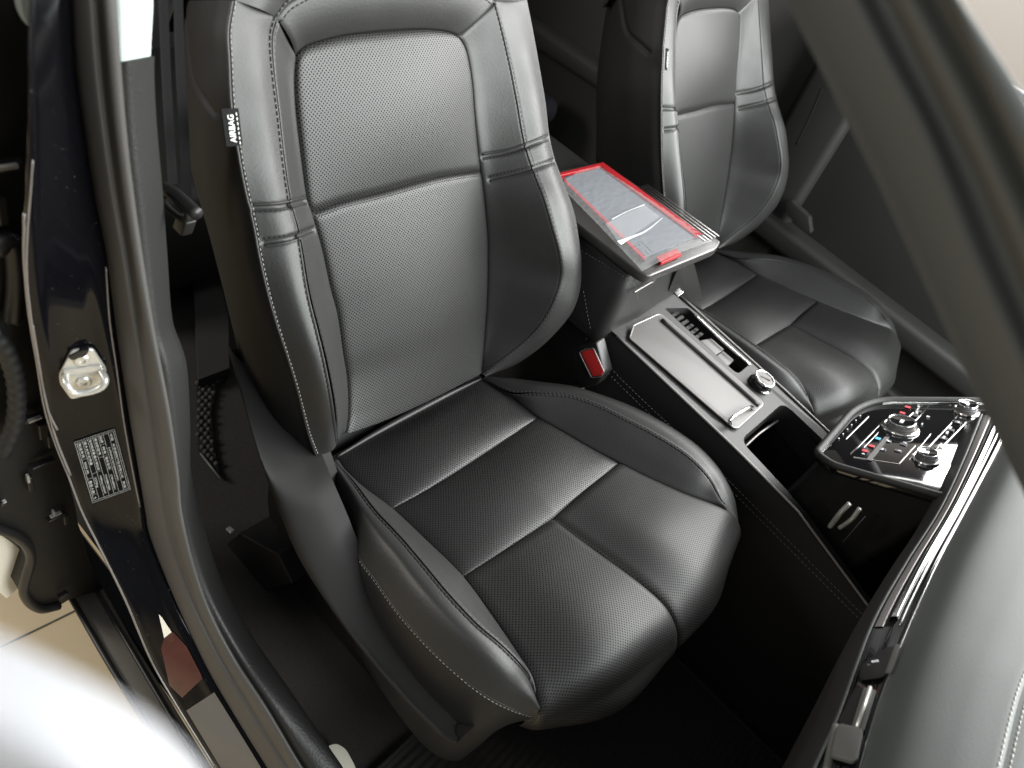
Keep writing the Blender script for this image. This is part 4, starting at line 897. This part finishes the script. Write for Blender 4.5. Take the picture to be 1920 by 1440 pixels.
# ================================================================== FLOORS AND SURROUNDINGS
def struct(name, P, F, m):
    o = MB().add(P, F).build(name, m, None, smooth=False); o['kind'] = 'structure'; return o
struct('car_floor', [(-1.1, -.352, -.004), (1.1, -.352, -.004), (1.1, 1.25, -.004), (-1.1, 1.25, -.004)], [[0, 1, 2, 3]], M['carpet'])
sill = MB().box((.0, -.372, -.016), (1.1, 0, 0), (0, .018, 0), (0, 0, .011)).build('sill_beam', M['gloss'], None, smooth=False, bevel=.006)
tag(sill, 'black painted door sill beam below the door seal', 'sill')
fz = -.45
tl = bpy.data.materials['floor_tile']
struct('showroom_floor', [(-12, -12, fz), (12, -12, fz), (12, 12, fz), (-12, 12, fz)], [[0, 1, 2, 3]], M['tile'])
g0 = atZ(30, 1200, fz); g1 = atZ(138, 1147, fz); gd = (g1-g0)/np.linalg.norm(g1-g0); gp_ = np.array([-gd[1], gd[0], 0])
gm = MB()
for k in range(-4, 5):
    gm.box(g0+gp_*.8*k+ez*.0015, gd*5, gp_*.0012, ez*.001)
jo = gm.build('floor_joint', M['grey'], None, smooth=False); jo['kind'] = 'structure'
wl = MB().box((0, 5.2, 1.6), (9, 0, 0), (0, .05, 0), (0, 0, 2.2)).build('showroom_wall', M['wall'], None, smooth=False); tag(wl, 'pale pinkish wall showing past the windscreen pillar at the upper right corner', 'wall')
# rear footwell mat
fm = thing('floor_mat', 'dark nubby rear floor mat with a pale edge, behind the near seat', 'floor mat', atZ(400, 780, .0))
mp = [atZ(x, y, .0) for x, y in ((368, 712), (430, 690), (433, 700), (404, 732), (396, 775), (399, 830), (408, 876), (414, 900), (372, 846))]
slab('mat_base', np.array(mp), (0, 0, .004), M['black'], fm)
nb = MB(); mpp = np.array(mp)[:, :2]
def inside(q, P):
    r = False
    for i in range(len(P)):
        a, b = P[i], P[i-1]
        if (a[1] > q[1]) != (b[1] > q[1]) and q[0] < (b[0]-a[0])*(q[1]-a[1])/(b[1]-a[1])+a[0]: r = not r
    return r
s = .0105; lo_, hi = mpp.min(0), mpp.max(0)
for i in range(int((hi[0]-lo_[0])/s)+1):
    for j in range(int((hi[1]-lo_[1])/s)+1):
        q = np.array([lo_[0]+s*(i+.5*(j % 2)), lo_[1]+s*j])
        if inside(q, mpp): nb.lathe((q[0]+random.uniform(-.001, .001), q[1]+random.uniform(-.001, .001), .004), (0, 0, 1), [(.0046, 0), (.0042, .003), (.0024, .005), (0, .0056)], 8)
nb.build('mat_nub', M['matw'], fm)
for q_ in (((373, 711), (428, 691)), ((376, 850), (414, 898))): MB().tube(np.array([atZ(*q_[0], .008), atZ(*q_[1], .008)]), .002, 6).build('mat_edge', M['grey'], fm)
rc = slab('rear_footrest', np.array([atZ(x, y, .03) for x, y in ((362, 500), (406, 490), (428, 600), (430, 690), (372, 712))]), (0, 0, -.02), M['weave'], None); tag(rc, 'woven dark carpet step above the nubby mat', 'carpet')
fmat = thing('front_mat', 'dark ribbed floor mat in the footwell in front of the near seat', 'floor mat', (.62, .02, 0))
G = np.array([[(x, y, .006+.0012*math.sin(x*520)) for y in np.linspace(-.27, .27, 8)] for x in np.linspace(.30, 1.0, 500)])
gobj('mat_pile', G, M['matpile'], fmat)
MB().tube(rpoly([(.30, -.27, .006), (1.0, -.27, .006), (1.0, .27, .006), (.30, .27, .006)], .03), .004, 6, closed=True).build('mat_edge', M['matpile'], fmat)
# under-seat unit
us = slab('underseat_box', rpoly([atY(x, y, -.20) for x, y in ((420, 1022), (448, 1000), (520, 1040), (548, 1095), (525, 1100), (488, 1116), (470, 1108))], .004), (0, .12, 0), M['dark'], None, .004); tag(us, 'black plastic box under the near seat beside the sill', 'box')
ck = MB().box(atY(432, 994, -.21), (.006, 0, .002), (0, .004, 0), (-.001, 0, .002)).build('seat_rail_clip', M['steel'], None, bevel=.001); tag(ck, 'small bright metal clip above the box under the near seat', 'clip')
cb = slab('cream_tab', rpoly([atZ(x, y, .02) for x, y in ((598, 1460), (602, 1428), (610, 1405), (628, 1399), (646, 1410), (662, 1440), (672, 1470))], .006), (0, 0, .012), M['cream'], None, .004); tag(cb, 'small cream plastic tab on the floor at the bottom edge', 'tab')
# driver's door
dd = thing('driver_door', 'dark trim of the far door behind the far seat', 'car door', (.3, 1.25, .2))
MB().box((.66, 1.24, .42), (.62, 0, 0), (0, .02, 0), (0, 0, .42)).build('door_card', M['doorcloth'], dd, bevel=.01)
MB().box((.35, 1.19, .33), (.55, 0, -.02), (0, .035, 0), (0, 0, .03)).build('door_armrest', M['doorcloth'], dd, bevel=.015)
MB().box((.35, 1.205, .12), (.55, 0, -.02), (0, .02, 0), (0, 0, .07)).build('door_pocket', M['doorcloth'], dd, bevel=.012)
pts = [(1495, 270), (1512, 235), (1530, 195), (1542, 165)]
MB().tube(cr([atY(x, y, 1.19) for x, y in pts], 20), .006, 8).tube(cr([atY(x+9, y+4, 1.19) for x, y in pts], 20), .004, 8).build('pull_handle', M['shell'], dd)
slab('door_lamp', rpoly([atY(x, y, 1.15) for x, y in ((1473, 380), (1483, 376), (1516, 408), (1520, 438), (1500, 428), (1474, 402))], .003), (0, .02, 0), M['doorcloth'], dd, .002)
fr_ = thing('far_rear_door', 'dark trim of the far rear door seen between the two front seats', 'car door', (-.6, 1.25, .2))
MB().box((-.60, 1.25, .45), (.62, 0, 0), (0, .02, 0), (0, 0, .47)).build('door_card', M['doorblack'], fr_, bevel=.01)
MB().box((-.55, 1.205, .40), (.40, 0, .01), (0, .03, 0), (0, 0, .028)).build('door_armrest', M['doorblack'], fr_, bevel=.015)
fp = MB().box((-.02, 1.215, .62), (.07, 0, 0), (0, .03, 0), (-.03, 0, .62)).build('far_door_post', M['doorcloth'], None, bevel=.02); tag(fp, 'dark trimmed post between the two far doors, behind the far seat', 'door post')
# rear seat and far post glimpsed between the front seats
rs_ = thing('rear_bench', 'dark rear bench with a rounded cushion corner glimpsed between the front seats', 'rear seat', (-.8, .4, .2))
MB().box((-.85, .45, .17), (.25, 0, 0), (0, .6, 0), (0, 0, .12)).build('bench', M['sideleather'], rs_, bevel=.04)
MB().box((-1.15, .45, .7), (.08, 0, -.0), (0, .8, 0), (0, 0, .7)).build('bench_back', M['sideleather'], rs_, bevel=.04)
q = atX(1040, 195, -.62); MB().box(q+np.array([-.04, -.06, -.02]), (.06, 0, 0), (0, .07, 0), (.0, 0, .035)).build('bench_bolster', M['bluepad'], rs_, bevel=.028)
# white cloth edge close to the lens
wh = thing('white_cloth', 'white out of focus fold of cloth filling the bottom left corner', 'cloth', CAM+ray(60, 1420)*.085)
a = cr([CAM+ray(x, y)*.080 for x, y in ((-340, 1150), (-160, 1225), (0, 1300), (120, 1365), (225, 1440), (320, 1540))], 40)
b = cr([CAM+ray(x, y)*.084 for x, y in ((-300, 1400), (-100, 1500), (100, 1600), (200, 1650), (300, 1720), (400, 1800))], 40)
away = FF*.006
MB().grid(loft([a+away*1.5, a+away*.3, a*.8+b*.2-away*.6, b], 24)).grid(loft([a+away*1.5, b+away*1.5], 3)).build('cloth_fold', M['sleeve'], wh)

# ================================================================== LIGHT
w = bpy.data.worlds.new('World'); SC.world = w; w.use_nodes = True
bg = w.node_tree.nodes['Background']; bg.inputs[0].default_value = (.92, .97, 1, 1); bg.inputs[1].default_value = .13
def area(name, loc, target, sx_, sy_, power, col=(1, 1, 1)):
    l = bpy.data.lights.new(name, 'AREA'); l.shape = 'RECTANGLE'; l.size = sx_; l.size_y = sy_; l.energy = power; l.color = col
    o = bpy.data.objects.new(name, l); COL.objects.link(o); o.location = loc
    d = Vector(target)-Vector(loc); o.rotation_euler = d.to_track_quat('-Z', 'Y').to_euler(); return o
area('windscreen_light', (1.75, .75, 1.6), (.0, .2, .5), 2.8, 1.3, 165, (.96, 1, .98))
area('far_window_light', (.70, 2.3, 1.6), (.25, .3, .4), 1.85, .85, 100, (1, .99, .98))
area('door_light', (.1, -1.9, 2.1), (0, -.2, .3), 1.6, .9, 5, (1, .99, .98))
area('showroom_light', (-1.6, -2.2, 1.6), (-.5, -.5, -.45), .8, .8, 44, (1, .96, .88))
area('wall_fill_light', (-.5, 3.4, 2.8), (-.3, 5.2, .4), 1.5, .8, 75, (1, .97, .95))  # added lamp that only brightens the showroom wall
SC.view_settings.view_transform = 'Standard'; SC.view_settings.look = 'None'; SC.view_settings.exposure = .35; SC.view_settings.gamma = 1
SC.view_settings.use_curve_mapping = False
SC.cycles.max_bounces = 6
